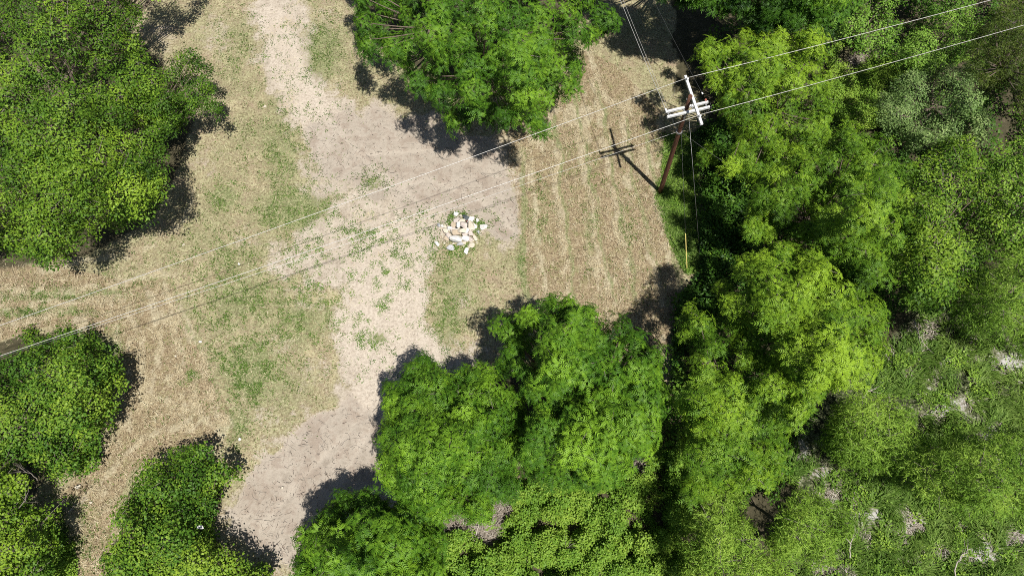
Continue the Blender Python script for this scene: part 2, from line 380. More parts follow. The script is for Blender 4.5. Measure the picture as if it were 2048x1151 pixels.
# dry turf
turf = ramp(t, mth('ADD', mth('MULTIPLY', n_hi, .55), mth('MULTIPLY', fibre, .45)), [(.40, (.085, .075, .040)), (.47, (.225, .195, .110)), (.53, (.40, .345, .215)), (.61, (.68, .61, .43))])
brownt = ramp(t, fibre, [(.42, (.15, .105, .072)), (.55, (.34, .26, .185)), (.7, (.56, .47, .35))])
turf = mixc(edge(n_md, n_hi, .5, .2, .55), turf, brownt)
n_pt = noise(.8, 5, .7)
turf = mixc(mth('MULTIPLY', edge(n_pt, n_hi, .5, .08, .60), .7), turf, ramp(t, n_vh, [(.35, (.22, .15, .10)), (.6, (.46, .36, .26))]))
turf = mixc(mth('MULTIPLY', edge(mth('SUBTRACT', 1.0, n_pt), n_hi, .6, .10, .58), .6), turf, ramp(t, n_vh, [(.35, (.34, .29, .15)), (.6, (.66, .60, .40))]))
grass = ramp(t, mth('ADD', mth('MULTIPLY', n_vh, .5), mth('MULTIPLY', n_hi, .5)), [(.40, (.065, .090, .030)), (.5, (.175, .205, .085)), (.60, (.40, .41, .22))])
gfac = edge(B1[0], mth('ADD', mth('MULTIPLY', n_hi, .6), mth('MULTIPLY', n_md, .4)), 1.7, .3, .52)
base = mixc(mth('MULTIPLY', gfac, .85), turf, grass)
base = mixc(mth('MULTIPLY', edge(n_lo, n_hi, 1.6, .2, .50), .55), base, grass)
# hay field
hay = ramp(t, fibre, [(.43, (.085, .062, .038)), (.51, (.215, .160, .098)), (.59, (.39, .315, .20)), (.70, (.64, .565, .40))])
hay = mixc(mth('MULTIPLY', edge(n_md, fibre, 1.2, .12, .66), .55), hay, (.20, .22, .08))
hay = mixc(mth('MULTIPLY', gfac, .8), hay, grass)
base = mixc(edge(A1[3], n_hi, .5), base, hay)
straw_ = ramp(t, fibre, [(.40, (.25, .21, .13)), (.52, (.47, .42, .29)), (.66, (.70, .65, .50))])
base = mixc(mth('MULTIPLY', edge(C1[0], fibre, 1.5, .3, .54), .52), base, straw_)
base = mixc(mth('MULTIPLY', edge(C1[3], n_hi, 1.2, .25, .55), .75), base, grass)
# dirt
dirt = ramp(t, mth('ADD', mth('MULTIPLY', n_md, .5), mth('MULTIPLY', n_hi, .5)), [(.36, (.27, .225, .175)), (.48, (.405, .350, .283)), (.62, (.54, .48, .40))])
dirt = mixc(mth('MULTIPLY', edge(n_vh, n_hi, .6, .06, .66), .45), dirt, (.22, .17, .12))
sand = ramp(t, n_hi, [(.36, (.38, .325, .265)), (.5, (.50, .435, .36)), (.64, (.60, .535, .45))])
dirt = mixc(mth('MULTIPLY', edge(A1[1], n_md, .9, .3), .75), dirt, sand)
grey = ramp(t, n_md, [(.32, (.31, .270, .225)), (.5, (.405, .360, .305)), (.68, (.49, .44, .38))])
dirt = mixc(mth('MULTIPLY', edge(A1[2], n_md, .5, .2), .65), dirt, grey)
dirt = mixc(mth('MULTIPLY', mth('MULTIPLY', edge(n_pt, n_md, .9, .15, .55), A1[2]), .6), dirt, (.23, .175, .135))
dirt = mixc(mth('MULTIPLY', C1[1], .30), dirt, (.56, .50, .42))
n_str = noise(1, 5, .65, mapped((2.6, .22, 1), -.12), .6)
dirt = mixc(mth('MULTIPLY', mth('MULTIPLY', edge(n_str, n_hi, .5, .10, .57), .35), mth('SUBTRACT', 1.0, A1[2])), dirt, (.56, .50, .42))
dirt = mixc(mth('MULTIPLY', edge(n_str, n_hi, .3, .06, .42), .0), dirt, (.2, .16, .12))
n_sc = noise(3.2, 6, .75, None, 1.2)
dirt = mixc(mth('MULTIPLY', edge(n_sc, n_vh, .5, .06, .62), .40), dirt, (.23, .18, .135))
# patches of thin grass on dirt
dgr = mth('MULTIPLY', edge(mth('MULTIPLY', B1[0], .9), n_hi, 1.5, .12, .62), .8)
dirt = mixc(dgr, dirt, (.155, .19, .06))
dirt = mixc(mth('MULTIPLY', edge(n_lo, mth('MULTIPLY', n_hi, 1.0), 1.2, .12, .70), mth('SUBTRACT', 1.0, A1[2])), dirt, turf)
base = mixc(edge(A1[0], mth('ADD', mth('MULTIPLY', n_vh, .45), mth('MULTIPLY', mth('ADD', n_md, n_hi), .275)), 2.6, .16), base, dirt)
# lush strip
lush = ramp(t, n_hi, [(.3, (.08, .14, .035)), (.5, (.17, .26, .070)), (.7, (.34, .42, .16))])
base = mixc(edge(B1[1], n_hi, .8, .12), base, lush)
# forest floor / undergrowth soil, colour darkened to deepen the tree shade
shade_floor = ramp(t, mth('ADD', mth('MULTIPLY', fibre, .5), mth('MULTIPLY', n_md, .5)), [(.35, (.035, .034, .018)), (.55, (.080, .072, .042)), (.75, (.24, .19, .135))])
base = mixc(edge(B1[3], n_md, .6, .15), base, shade_floor)
mar = ramp(t, mth('ADD', mth('ADD', mth('MULTIPLY', n_hi, .6), mth('MULTIPLY', n_md, .4)), mth('SUBTRACT', mth('MULTIPLY', C1[2], .20), .05)), [(.38, (.016, .018, .010)), (.46, (.055, .070, .028)), (.54, (.19, .20, .11)), (.60, (.36, .35, .31)), (.70, (.50, .49, .47))])
base = mixc(edge(B1[2], n_md, .6, .15), base, mar)
gmn = N(t, 'ShaderNodeGamma'); gmn.inputs[1].default_value = 1.0; L(base, gmn.inputs[0]); L(gmn.outputs[0], b.inputs['Base Color']); b.inputs['Roughness'].default_value = .95; b.inputs['Specular IOR Level'].default_value = .15
bp = N(t, 'ShaderNodeBump'); bp.inputs['Strength'].default_value = .8; bp.inputs['Distance'].default_value = .09
hgt = mth('ADD', mth('MULTIPLY', n_hi, .5), mth('MULTIPLY', mth('MULTIPLY', fibre, .8), mth('SUBTRACT', 1.0, mth('MULTIPLY', A1[0], .8))))
hgt = mth('ADD', hgt, mth('MULTIPLY', n_vh, .35))
L(hgt, bp.inputs['Height']); L(bp.outputs[0], b.inputs['Normal'])
tag(link('ground', gme), kind='structure')

# ------------------------------------------------------------------ foliage templates
def tri_leaf(base, d, nrm, ln, wd):
    s = np.cross(d, nrm); s /= np.linalg.norm(s) + 1e-9
    return [base + s * wd * .5, base - s * wd * .5, base + d * ln]
def kite_leaf(base, d, nrm, ln, wd):
    s = np.cross(d, nrm); s /= np.linalg.norm(s) + 1e-9
    m_ = base + d * ln * .45
    return [base, m_ + s * wd * .5, base + d * ln - nrm * ln * .12, m_ - s * wd * .5]
def unit(v): return v / (np.linalg.norm(v) + 1e-9)
def tpl_pinnate(rg, nf=6, L_=.36, pairs=4, ll=.125, lw=.052):
    out = []; tn = []
    for f in range(nf):
        a = 2 * math.pi * (f + rg.uniform(-.3, .3)) / nf; el = rg.uniform(.05, .7)
        d = np.array([math.cos(a) * math.cos(el), math.sin(a) * math.cos(el), math.sin(el)])
        Lf = L_ * rg.uniform(.75, 1.15); p = np.zeros(3); ft = rg.uniform(-.1, .1)
        for k in range(pairs + 1):
            d = unit(d + np.array([0, 0, -.17])); p = p + d * Lf / (pairs + 1)
            side = unit(np.cross(d, [0, 0, 1])); up = np.cross(side, d)
            for sg in ((-1, 1) if k < pairs else (0,)):
                dd = unit(d * (.65 if sg else 1) + side * sg * .9 + up * rg.uniform(-.35, .1)) if sg else d
                out.append(tri_leaf(p, dd, unit(up + side * rg.uniform(-.4, .4)), ll * (1 - .3 * abs(k / pairs - .5)), lw))
                tn.append(ft + rg.uniform(-.1, .1))
    return np.array(out), np.array(tn)
def tpl_broad(rg, n=13, R=.30, ln=.16, wd=.13):
    out = []; tn = []
    for i in range(n):
        a = rg.uniform(0, 6.283); rr = R * math.sqrt(rg.uniform(0, 1)); p = np.array([rr * math.cos(a), rr * math.sin(a), rg.uniform(-.14, .10)])
        a2 = a + rg.uniform(-.9, .9); d = unit(np.array([math.cos(a2), math.sin(a2), rg.uniform(-.5, .35)]))
        nn = unit(np.array([rg.uniform(-.5, .5), rg.uniform(-.5, .5), 1])); nn = unit(nn - d * nn.dot(d))
        s = rg.uniform(.7, 1.25)
        out.append(kite_leaf(p, d, nn, ln * s, wd * s)); tn.append(rg.uniform(-.16, .16))
    return np.array(out), np.array(tn)
def tpl_fine(rg, nt_=5, L_=.42, n=7, ln=.13, wd=.030):
    out = []; tn = []
    for f in range(nt_):
        a = rg.uniform(0, 6.283); el = rg.uniform(.1, 1.0)
        d = np.array([math.cos(a) * math.cos(el), math.sin(a) * math.cos(el), math.sin(el)]); p = np.zeros(3)
        for k in range(n):
            d = unit(d + np.array([0, 0, -.16])); p = p + d * L_ / n
            dd = unit(d + rg.uniform(-.9, .9, 3)); up = unit(rg.uniform(-.6, .6, 3) + np.array([0, 0, 1]))
            out.append(tri_leaf(p, dd, up, ln * rg.uniform(.7, 1.3), wd)); tn.append(rg.uniform(-.16, .16))
    return np.array(out), np.array(tn)
rgT = np.random.default_rng(5)
TPL = {'pinnate': [tpl_pinnate(rgT) for _ in range(6)], 'big_pinnate': [tpl_pinnate(rgT, 6, .43, 5, .135, .054) for _ in range(6)],
       'broad': [tpl_broad(rgT) for _ in range(6)], 'small': [tpl_broad(rgT, 14, .26, .112, .086) for _ in range(6)],
       'ovate': [tpl_broad(rgT, 13, .27, .15, .068) for _ in range(6)],
       'fine': [tpl_fine(rgT) for _ in range(6)], 'large': [tpl_broad(rgT, 10, .32, .24, .22) for _ in range(6)]}
NTRI = 0
def place(kind, pos, nrm, scale, tint, rg, jit=.45):
    """fill with sprays: pos (n,3), outward normal (n,3), scale (n,), tint (n,)"""
    global NTRI
    n = len(pos); z = nrm + rg.normal(0, jit, (n, 3)) * .6; z /= np.linalg.norm(z, axis=1, keepdims=True)
    r = rg.normal(0, 1, (n, 3)); x = np.cross(z, r); x /= np.linalg.norm(x, axis=1, keepdims=True); y = np.cross(z, x)
    R = np.stack([x, y, z], -1) * scale[:, None, None]
    which = rg.integers(0, len(TPL[kind]), n); Vs = []; Ts = []
    for k, (tv, tt) in enumerate(TPL[kind]):
        s = which == k
        if not s.any(): continue
        v = np.einsum('nij,fvj->nfvi', R[s], tv) + pos[s][:, None, None, :]
        Vs.append(v.reshape(-1, 3)); Ts.append((tint[s][:, None] + tt[None, :]).ravel())
    c = TPL[kind][0][0].shape[1]
    V = np.concatenate(Vs); T = np.clip(np.concatenate(Ts), 0, 1)
    NTRI += len(T) * (1 if c == 3 else 2)
    return V, np.arange(len(V)).reshape(-1, c), T
def curve(a, b, sag, n=5):
    a = np.asarray(a, float); b = np.asarray(b, float); s = np.linspace(0, 1, n)[:, None]
    return a + (b - a) * s + np.array([0, 0, 1.0]) * sag * (4 * s * (1 - s))
def make_tree(name, label, cat, poly, mat, tpl, zlo, zhi, lobe_px=38, seed=1, dens=1.0, rough=1.0, size=1.0, tint=0.5, group=None, inner=.40, space=.90, holes=.9, twigs=5, fill=1.0, flat=.72, root_px=None, dz=0, rs=1.0, chan=0.0, ragged=24.0, inset=5):
    rg = np.random.default_rng(seed); poly = np.asarray(poly, float)
    x0, y0 = poly.min(0); x1, y1 = poly.max(0); acc = []
    zm = .5 * (zlo + zhi)
    cd = rg.uniform([x0, y0], [x1, y1], (9000, 2)); ce = sdf(cd[:, 0], cd[:, 1], poly) + (fbm(cd[:, 0] / 17, cd[:, 1] / 17, 170 + seed, 2) - .5) * ragged * 2 - inset; cq = rg.random(9000)
    cr = np.minimum(lobe_px * (.50 + .38 * cq), np.maximum(ce - 2, lobe_px * .34))
    okc = ce > lobe_px * .14; kept = np.zeros((0, 3)); idx_ = []
    for n_ in np.where(okc)[0]:
        if len(idx_) and (((kept[:, 0] - cd[n_, 0]) ** 2 + (kept[:, 1] - cd[n_, 1]) ** 2) < (space * 1.12 * (kept[:, 2] * .6 + cr[n_] * .85)) ** 2).any(): continue
        idx_.append(n_); kept = np.vstack([kept, [cd[n_, 0], cd[n_, 1], cr[n_]]])
    acc = np.column_stack([cd[idx_], cq[idx_]]); e = ce[idx_]; rl = cr[idx_] * rs; ppm = 38.0
    em = max(e.max(), 1); q = np.clip(e / em, 0, 1); dome = np.sqrt(np.clip(1 - (1 - q) ** 2, 0, 1))
    lo = fbm(acc[:, 0] / 75, acc[:, 1] / 75, 40 + seed % 50, 2)
    z = zlo + (zhi - zlo) * dome + (lo - .5) * 4.2 * rough + rg.normal(0, .80, len(e)) * rough + dz
    z = z - sstep(lo, .46 * holes, .36 * holes) * min(3.0, (zhi - 1) * .42) * sstep(e, lobe_px * .3, lobe_px * .9)
    if chan:
        c2 = np.abs(fbm(acc[:, 0] / 120, acc[:, 1] / 120, 140 + seed, 2) - .5)
        z = z - chan * sstep(c2, .07, .025) * sstep(e, lobe_px * .2, lobe_px * .8)
    z = np.maximum(z, .35)
    C_ = Pn(acc[:, 0], acc[:, 1], z); R_ = rl / ppm
    # root point below the middle of the crown
    cx_, cy_ = np.average(acc[:, 0]), np.average(acc[:, 1]); mid = P(cx_, cy_, zm); root = np.array([mid.x, mid.y, 0.0])
    root = np.array(P(cx_, cy_, zm * .5)) * np.array([1, 1, 0])
    if root_px: root = np.array(P(root_px[0], root_px[1], 0.0))
    t_ = empty(name, tuple(root), label, cat, group)
    Vs, Fs, Ts = [], [], []; off = 0; paths = []
    pos, nrm, sc, tt = [], [], [], []
    for i in range(len(C_)):
        c, r = C_[i], R_[i]
        n = int(max(4, (24 * r * r + 5) * dens / (size ** 2)))
        k = np.arange(n) + .5; ph = rg.uniform(0, 6.28) + k * 2.39996
        cz = 1 - k / n * 1.25  # mostly the upper side
        sr = np.sqrt(np.clip(1 - cz * cz, 0, 1)); d = np.stack([sr * np.cos(ph), sr * np.sin(ph), cz], -1)
        rr = r * (1 + rg.normal(0, .24, n))[:, None]
        wob = 1 + .35 * np.sin(ph * 3 + rg.uniform(0, 6))[:, None] * sr[:, None]
        p = c + d * rr * wob * np.array([1, 1, flat])
        pos.append(p); o = p - np.array([mid.x, mid.y, zm * .5]); o /= np.linalg.norm(o, axis=1, keepdims=True)
        nn = d * .7 + o * .5 + np.array([0, 0, .25]); nrm.append(nn / np.linalg.norm(nn, axis=1, keepdims=True))
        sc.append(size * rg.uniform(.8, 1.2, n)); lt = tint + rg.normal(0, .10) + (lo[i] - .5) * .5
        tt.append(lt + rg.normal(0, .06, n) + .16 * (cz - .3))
        for j in rg.choice(n, min(twigs, n), replace=False): paths.append((curve(c, p[j], .05, 3), np.linspace(.022, .008, 3)))
        # filling leaves below and between, tinted darker to paint shade inside the crown
        m_ = int(n * inner * fill)
        if m_:
            dd = rg.normal(0, 1, (m_, 3)); dd /= np.linalg.norm(dd, axis=1, keepdims=True)
            p2 = c + dd * r * 1.15 * rg.uniform(.2, 1, (m_, 1)) * np.array([1, 1, .6]) - np.array([0, 0, .75 * r + .2]); p2[:, 2] = np.maximum(p2[:, 2], .15)
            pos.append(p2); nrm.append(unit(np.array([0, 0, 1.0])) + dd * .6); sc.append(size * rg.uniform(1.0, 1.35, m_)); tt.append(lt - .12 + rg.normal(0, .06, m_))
    pos = np.concatenate(pos); nrm = np.concatenate(nrm); sc = np.concatenate(sc); tt = np.concatenate(tt)
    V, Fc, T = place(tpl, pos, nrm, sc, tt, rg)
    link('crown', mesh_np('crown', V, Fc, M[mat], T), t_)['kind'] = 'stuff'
    # trunk and limbs
    tr = max(.10, .028 * zhi + .02 * math.sqrt(len(C_))) if zhi > 3.2 else .07
    top = np.array([root[0], root[1], max(.3, zlo * .55)])
    tp = curve(root, top, 0, 5); tp[1:, :2] += rg.normal(0, .05, (4, 2))
    link('trunk', capped('trunk', tp, np.linspace(tr * 1.25, tr * .8, 5), M['bark'], 9), t_)
    bp_ = []
    ang = np.arctan2(C_[:, 1] - root[1], C_[:, 0] - root[0]); nb = 6
    for s in range(nb):
        idx = np.where(((ang + math.pi) / (2 * math.pi) * nb).astype(int) % nb == s)[0]
        if not len(idx): continue
        cen = C_[idx].mean(0); hub = tp[-1] * .5 + cen * .5; hub[2] = max(tp[-1][2], min(cen[2] - 1.8, C_[idx][:, 2].min() - .3))
        bp_.append((curve(tp[-1], hub, .25, 5), np.linspace(tr * .5, tr * .25, 5)))
        for i in idx: bp_.append((curve(hub, C_[i] - np.array([0, 0, .15]), -.15, 5), np.linspace(tr * .15, .012, 5)))
    V, Q_ = tubes(bp_, 5); link('branches', mesh_np('branches', V, Q_, M['bark'], smooth=True), t_)['kind'] = 'stuff'
    if paths:
        V, Q_ = tubes(paths, 3); link('twigs', mesh_np('twigs', V, Q_, M['twig'], smooth=True), t_)['kind'] = 'stuff'
    return t_

TREES = [
 # left edge
 dict(name='elm_tree', label='biggest broad green tree filling the upper left corner, wires passing below it', poly=[(-150, -180), (360, -180), (372, -70), (330, -20), (262, -5), (278, 30), (262, 70), (300, 105), (330, 150), (345, 220), (328, 300), (332, 350), (300, 410), (285, 445), (230, 445), (160, 470), (150, 508), (60, 530), (20, 500), (-150, 480)],
      mat='elm', tpl='ovate', zlo=3.2, zhi=9.5, lobe_px=40, seed=3, dens=1.9, rs=1.1, size=1.0, tint=.58, twigs=5, rough=.8, chan=.6, holes=.7),
 dict(name='elm_tree', label='smaller green tree on the right flank of the biggest upper left tree', poly=[(270, 160), (320, 130), (335, 95), (380, 85), (425, 130), (447, 200), (440, 228), (385, 232), (350, 262), (300, 270), (260, 220)],
      mat='elm', tpl='ovate', zlo=3.0, zhi=6.2, lobe_px=34, seed=4, root_px=(255, 330), inset=12, dens=1.85, size=.95, tint=.52, rough=.6),
 dict(name='round_shrub', label='rounded deep green bush at the left edge below the power lines', poly=[(-60, 715), (30, 690), (45, 660), (92, 650), (128, 652), (169, 658), (205, 668), (226, 704), (247, 742), (247, 765), (231, 791), (226, 817), (242, 835), (221, 868), (200, 885), (200, 915), (175, 950), (128, 966), (92, 955), (51, 930), (-60, 925)],
      mat='bush', tpl='small', zlo=1.0, zhi=4.2, lobe_px=34, seed=6, dens=2.0, rs=1.1, chan=1.2, inset=18, ragged=30, size=1.05, tint=.60, rough=.8, twigs=3, flat=.75),
 dict(name='spreading_shrub', label='wide bushy green shrub at the bottom left beside the bare dirt', poly=[(218, 1030), (236, 982), (258, 946), (308, 909), (334, 894), (370, 881), (401, 889), (435, 904), (464, 914), (470, 945), (460, 966), (442, 990), (440, 1022), (425, 1065), (463, 1090), (504, 1112), (545, 1138), (580, 1210), (190, 1210), (196, 1090)],
      mat='bush', tpl='small', zlo=.7, zhi=3.2, lobe_px=34, seed=7, dens=2.0, rs=1.1, chan=1.1, inset=20, ragged=30, size=1.05, tint=.55, rough=.8, twigs=3, flat=.75),
 dict(name='ragged_tree', label='ragged light green tree with bare grey twigs in the bottom left corner', poly=[(-60, 930), (30, 935), (72, 960), (60, 1000), (105, 1020), (118, 1060), (110, 1110), (90, 1200), (-60, 1200)],
      mat='elm', tpl='small', zlo=1.2, zhi=3.4, lobe_px=30, inset=18, ragged=34, seed=8, dens=1.7, tint=.62, rough=.8, twigs=14),
 # top
 dict(name='locust_tree', label='large feathery tree at the top centre casting clumpy shadow on the dirt', poly=[(690, -140), (705, 10), (712, 80), (725, 105), (790, 112), (812, 150), (850, 190), (885, 208), (895, 248), (935, 240), (1000, 240), (1050, 250), (1080, 268), (1092, 225), (1110, 190), (1158, 150), (1175, 90), (1228, 42), (1205, -10), (1180, -140)],
      mat='walnut_deep', tpl='big_pinnate', zlo=4.5, zhi=9.5, lobe_px=44, seed=9, dens=1.15, tint=.55, rough=.85, holes=1.05, space=.86, chan=3.0, ragged=20, inset=1),
 dict(name='locust_tree', label='tall dark tree cut off by the top edge behind the utility pole', poly=[(1200, -220), (1255, -90), (1345, -30), (1420, -12), (1470, 12), (1540, 38), (1600, 30), (1690, 20), (1700, -60), (1690, -220)],
      mat='walnut_deep', tpl='pinnate', zlo=6.0, zhi=9.5, lobe_px=42, rs=1.3, seed=10, dens=1.45, inner=1.3, tint=.40, rough=.3, holes=.2, inset=-6, ragged=30),
 # right
 dict(name='walnut_tree', label='bright feathery tree immediately right of the utility pole crossarms', poly=[(1388, 112), (1422, 88), (1456, 83), (1495, 68), (1553, 73), (1602, 63), (1636, 44), (1657, 49), (1652, 83), (1672, 90), (1660, 112), (1640, 146), (1660, 175), (1667, 234), (1662, 272), (1631, 295), (1572, 315), (1520, 352), (1492, 358), (1465, 331), (1461, 292), (1475, 282), (1461, 229), (1441, 209), (1446, 195), (1427, 161), (1397, 127)],
      mat='walnut', tpl='pinnate', zlo=4.8, zhi=8.2, lobe_px=38, seed=11, dens=1.25, inner=.5, chan=1.6, tint=.68, rough=.9),
 dict(name='walnut_tree', label='deep green feathery tree in the middle of the right hand wood', poly=[(1500, 385), (1530, 345), (1572, 320), (1640, 297), (1670, 275), (1684, 245), (1738, 272), (1777, 302), (1825, 330), (1832, 370), (1822, 414), (1832, 448), (1815, 487), (1820, 540), (1760, 572), (1700, 560), (1680, 520), (1640, 480), (1575, 455), (1560, 420), (1510, 430)],
      mat='walnut', tpl='pinnate', zlo=5.0, zhi=8.8, lobe_px=38, seed=12, dens=1.25, inner=.5, chan=3.0, tint=.55, rough=1.1),
 dict(name='ash_tree', label='rounded fine leaved tree between the deep green tree and the right edge', poly=[(1815, 487), (1834, 448), (1826, 414), (1836, 370), (1830, 321), (1880, 285), (1950, 280), (1975, 330), (1958, 365), (2000, 420), (2012, 460), (1965, 520), (1950, 575), (1880, 595), (1825, 590), (1810, 540)],
      mat='elm', tpl='ovate', zlo=4.5, zhi=8.5, lobe_px=38, seed=13, dens=1.8, tint=.66, rough=.7),
 dict(name='walnut_tree', label='broad bright feathery tree below the centre of the right hand wood', poly=[(1439, 575), (1490, 601), (1500, 545), (1500, 505), (1570, 490), (1620, 505), (1680, 525), (1740, 555), (1757, 611), (1780, 673), (1752, 719), (1721, 755), (1690, 781), (1654, 786), (1629, 817), (1608, 850), (1585, 850), (1575, 810), (1596, 786), (1557, 752), (1505, 740), (1475, 680), (1460, 635), (1437, 600)],
      mat='walnut', tpl='pinnate', zlo=5.5, zhi=9.5, lobe_px=40, seed=14, dens=1.25, inner=.5, chan=2.0, tint=.68, rough=.9),
 dict(name='walnut_tree', label='tree with three stacked leafy clumps left of the marshy clearing', poly=[(1353, 652), (1377, 603), (1420, 637), (1432, 714), (1469, 750), (1485, 776), (1570, 745), (1600, 791), (1585, 868), (1567, 919), (1546, 950), (1495, 966), (1382, 981), (1385, 919), (1368, 878), (1387, 847), (1363, 817), (1375, 776), (1403, 729), (1388, 699)],
      mat='walnut', tpl='pinnate', zlo=4.5, zhi=8.0, lobe_px=38, seed=15, dens=1.25, inner=.5, chan=2.5, tint=.60, rough=1.0),
 dict(name='walnut_sapling', label='small leafy sapling at the shaded edge between the pole and the wood', poly=[(1388, 290), (1420, 285), (1440, 310), (1430, 335), (1395, 325)],
      mat='walnut', tpl='pinnate', zlo=2.5, zhi=4.0, lobe_px=18, seed=16, dens=1.2, tint=.6),
 dict(name='walnut_sapling', label='lone leafy clump in deep shade right of the yellow guy guard', poly=[(1485, 435), (1520, 420), (1560, 450), (1555, 485), (1510, 480)],
      mat='walnut', tpl='pinnate', zlo=4.0, zhi=5.0, lobe_px=26, seed=17, dens=1.2, tint=.6),
 dict(name='willow_tree', label='yellowish willow clump below the bright tree, beside the black shade', poly=[(1659, 899), (1680, 830), (1690, 806), (1726, 781), (1793, 791), (1829, 827), (1844, 868), (1824, 919), (1762, 932), (1711, 938), (1680, 915)],
      mat='willow', tpl='fine', zlo=2.5, zhi=5.5, lobe_px=32, seed=18, dens=2.0, tint=.58, rough=.7),
 dict(name='willow_tree', label='soft yellow green willow at the right edge above the marsh grass', poly=[(1788, 591), (1865, 608), (1916, 622), (1947, 655), (2008, 668), (2120, 700), (2120, 470), (2040, 500), (1970, 545), (1890, 585)],
      mat='willow', tpl='fine', zlo=3.5, zhi=7.0, lobe_px=36, seed=19, dens=1.9, tint=.55, rough=1.0),
 dict(name='willow_tree', label='yellow green willow against the right edge above the softer willow', poly=[(1985, 330), (2040, 280), (2120, 270), (2120, 500), (2030, 510), (1985, 480), (2010, 440), (1990, 390)],
      mat='willow', tpl='small', zlo=4.0, zhi=7.0, lobe_px=36, seed=20, dens=1.6, tint=.48, rough=.8),
 dict(name='willow_tree', label='wide willow spreading over the marsh at the lower right edge', poly=[(1834, 889), (1875, 880), (1937, 868), (2019, 878), (2120, 880), (2120, 1012), (1993, 1024), (1916, 1012), (1839, 996), (1798, 971), (1762, 950), (1813, 919)],
      mat='willow', tpl='fine', zlo=2.2, zhi=5.5, lobe_px=34, seed=21, dens=1.8, tint=.50, rough=1.2),
 dict(name='willow_tree', label='willow bush left of the grey mud patches near the bottom edge', poly=[(1557, 1060), (1587, 996), (1629, 981), (1680, 1012), (1705, 1053), (1672, 1104), (1587, 1125), (1560, 1190), (1526, 1190), (1546, 1094)],
      mat='willow', tpl='fine', zlo=2.0, zhi=4.6, lobe_px=32, seed=22, dens=2.0, tint=.60, rough=.7),
 dict(name='willow_tree', label='willow bush touching the bottom edge right of the vine thicket', poly=[(1392, 1007), (1444, 971), (1485, 986), (1485, 1037), (1515, 1073), (1525, 1125), (1510, 1200), (1375, 1200), (1380, 1094), (1408, 1053)],
      mat='willow', tpl='fine', zlo=2.2, zhi=4.8, lobe_px=32, seed=23, dens=2.0, tint=.56, rough=.8),
 dict(name='maple_tree', label='light green broad leaved tree under the upper wire near the top edge', poly=[(1685, 60), (1705, 30), (1740, -40), (1790, -60), (1790, 20), (1802, 60), (1795, 95), (1762, 118), (1720, 92)],
      mat='maple', tpl='small', zlo=4.0, zhi=6.5, lobe_px=32, seed=24, dens=1.7, tint=.60, rough=1.0),
 dict(name='maple_tree', label='dark broad leaved tree cut off by the top edge between the two wires', poly=[(1800, -120), (1960, -120), (1960, 5), (1900, 25), (1840, 15), (1800, 0)],
      mat='maple', tpl='small', zlo=3.0, zhi=5.0, lobe_px=32, seed=25, dens=1.6, tint=.35, rough=.8),
 dict(name='tangled_shrub', label='tangled light green shrub between the two wires at the upper right', poly=[(1795, 90), (1830, 40), (1870, 22), (1930, 10), (1962, 40), (1952, 100), (1900, 122), (1850, 132), (1800, 122)],
      mat='maple', tpl='small', zlo=1.5, zhi=3.5, lobe_px=26, seed=26, dens=1.7, size=.9, tint=.55, rough=.9),
 dict(name='olive_tree', label='grey green pale leaved tree below the lower wire near the right edge', poly=[(1765, 200), (1795, 165), (1835, 128), (1900, 112), (1948, 140), (1960, 185), (1992, 205), (2000, 245), (1960, 278), (1900, 292), (1830, 302), (1782, 262), (1760, 228)],
      mat='olive', tpl='ovate', zlo=2.5, zhi=5.5, lobe_px=30, seed=27, dens=1.9, size=.85, tint=.55, rough=1.0),
 dict(name='cedar_tree', label='dark olive cedar at the upper right edge', poly=[(1955, 70), (1990, 30), (2040, -20), (2120, -40), (2120, 260), (2060, 240), (2010, 165), (1970, 172), (1940, 130)],
      mat='cedar', tpl='fine', zlo=2.5, zhi=7.5, lobe_px=28, seed=28, dens=1.9, tint=.5, rough=1.2, holes=1.1),
 # bottom
 dict(name='walnut_tree', label='right one of the two big trees below the rock pile, top clump sticking up', poly=[(985, 637), (1051, 625), (1108, 625), (1112, 596), (1138, 590), (1153, 606), (1184, 616), (1192, 642), (1241, 640), (1282, 663), (1313, 709), (1328, 755), (1332, 801), (1313, 837), (1315, 884), (1287, 901), (1261, 899), (1241, 945), (1174, 968), (1112, 961), (1061, 940), (1040, 894), (1045, 863), (1087, 837), (1092, 807), (1051, 785), (1052, 770), (1010, 750), (995, 714), (1015, 699), (985, 683)],
      mat='walnut_deep', tpl='big_pinnate', zlo=4.2, zhi=8.8, lobe_px=40, seed=29, dens=1.25, chan=2.2, tint=.58, rough=.9),
 dict(name='walnut_tree', label='left one of the two big trees below the rock pile, dense domed crown', poly=[(776, 785), (800, 755), (807, 729), (835, 717), (876, 722), (883, 750), (912, 748), (938, 733), (979, 745), (1004, 765), (1030, 781), (1047, 801), (1040, 837), (1045, 868), (1030, 899), (1032, 955), (1010, 992), (965, 1000), (968, 1025), (938, 1040), (897, 1030), (855, 1022), (820, 1022), (784, 997), (763, 961), (756, 930), (762, 868), (772, 837)],
      mat='walnut_deep', tpl='pinnate', zlo=3.4, zhi=7.6, lobe_px=36, seed=30, dens=1.4, chan=.8, tint=.62, rough=.55, holes=.7),
 dict(name='walnut_tree', label='feathery tree on the bottom edge beside the strip of bare dirt', poly=[(668, 991), (727, 988), (773, 1007), (789, 1022), (855, 1022), (878, 1053), (888, 1089), (878, 1125), (870, 1210), (590, 1210), (600, 1074), (635, 1048), (650, 1020)],
      mat='walnut_deep', tpl='big_pinnate', zlo=3.4, zhi=6.5, lobe_px=38, seed=31, dens=1.3, chan=1.5, tint=.55, rough=.8),
]
for kw in TREES: make_tree(cat="shrub" if "shrub" in kw["name"] else "tree", **kw)
print('TREE TRIS', NTRI)

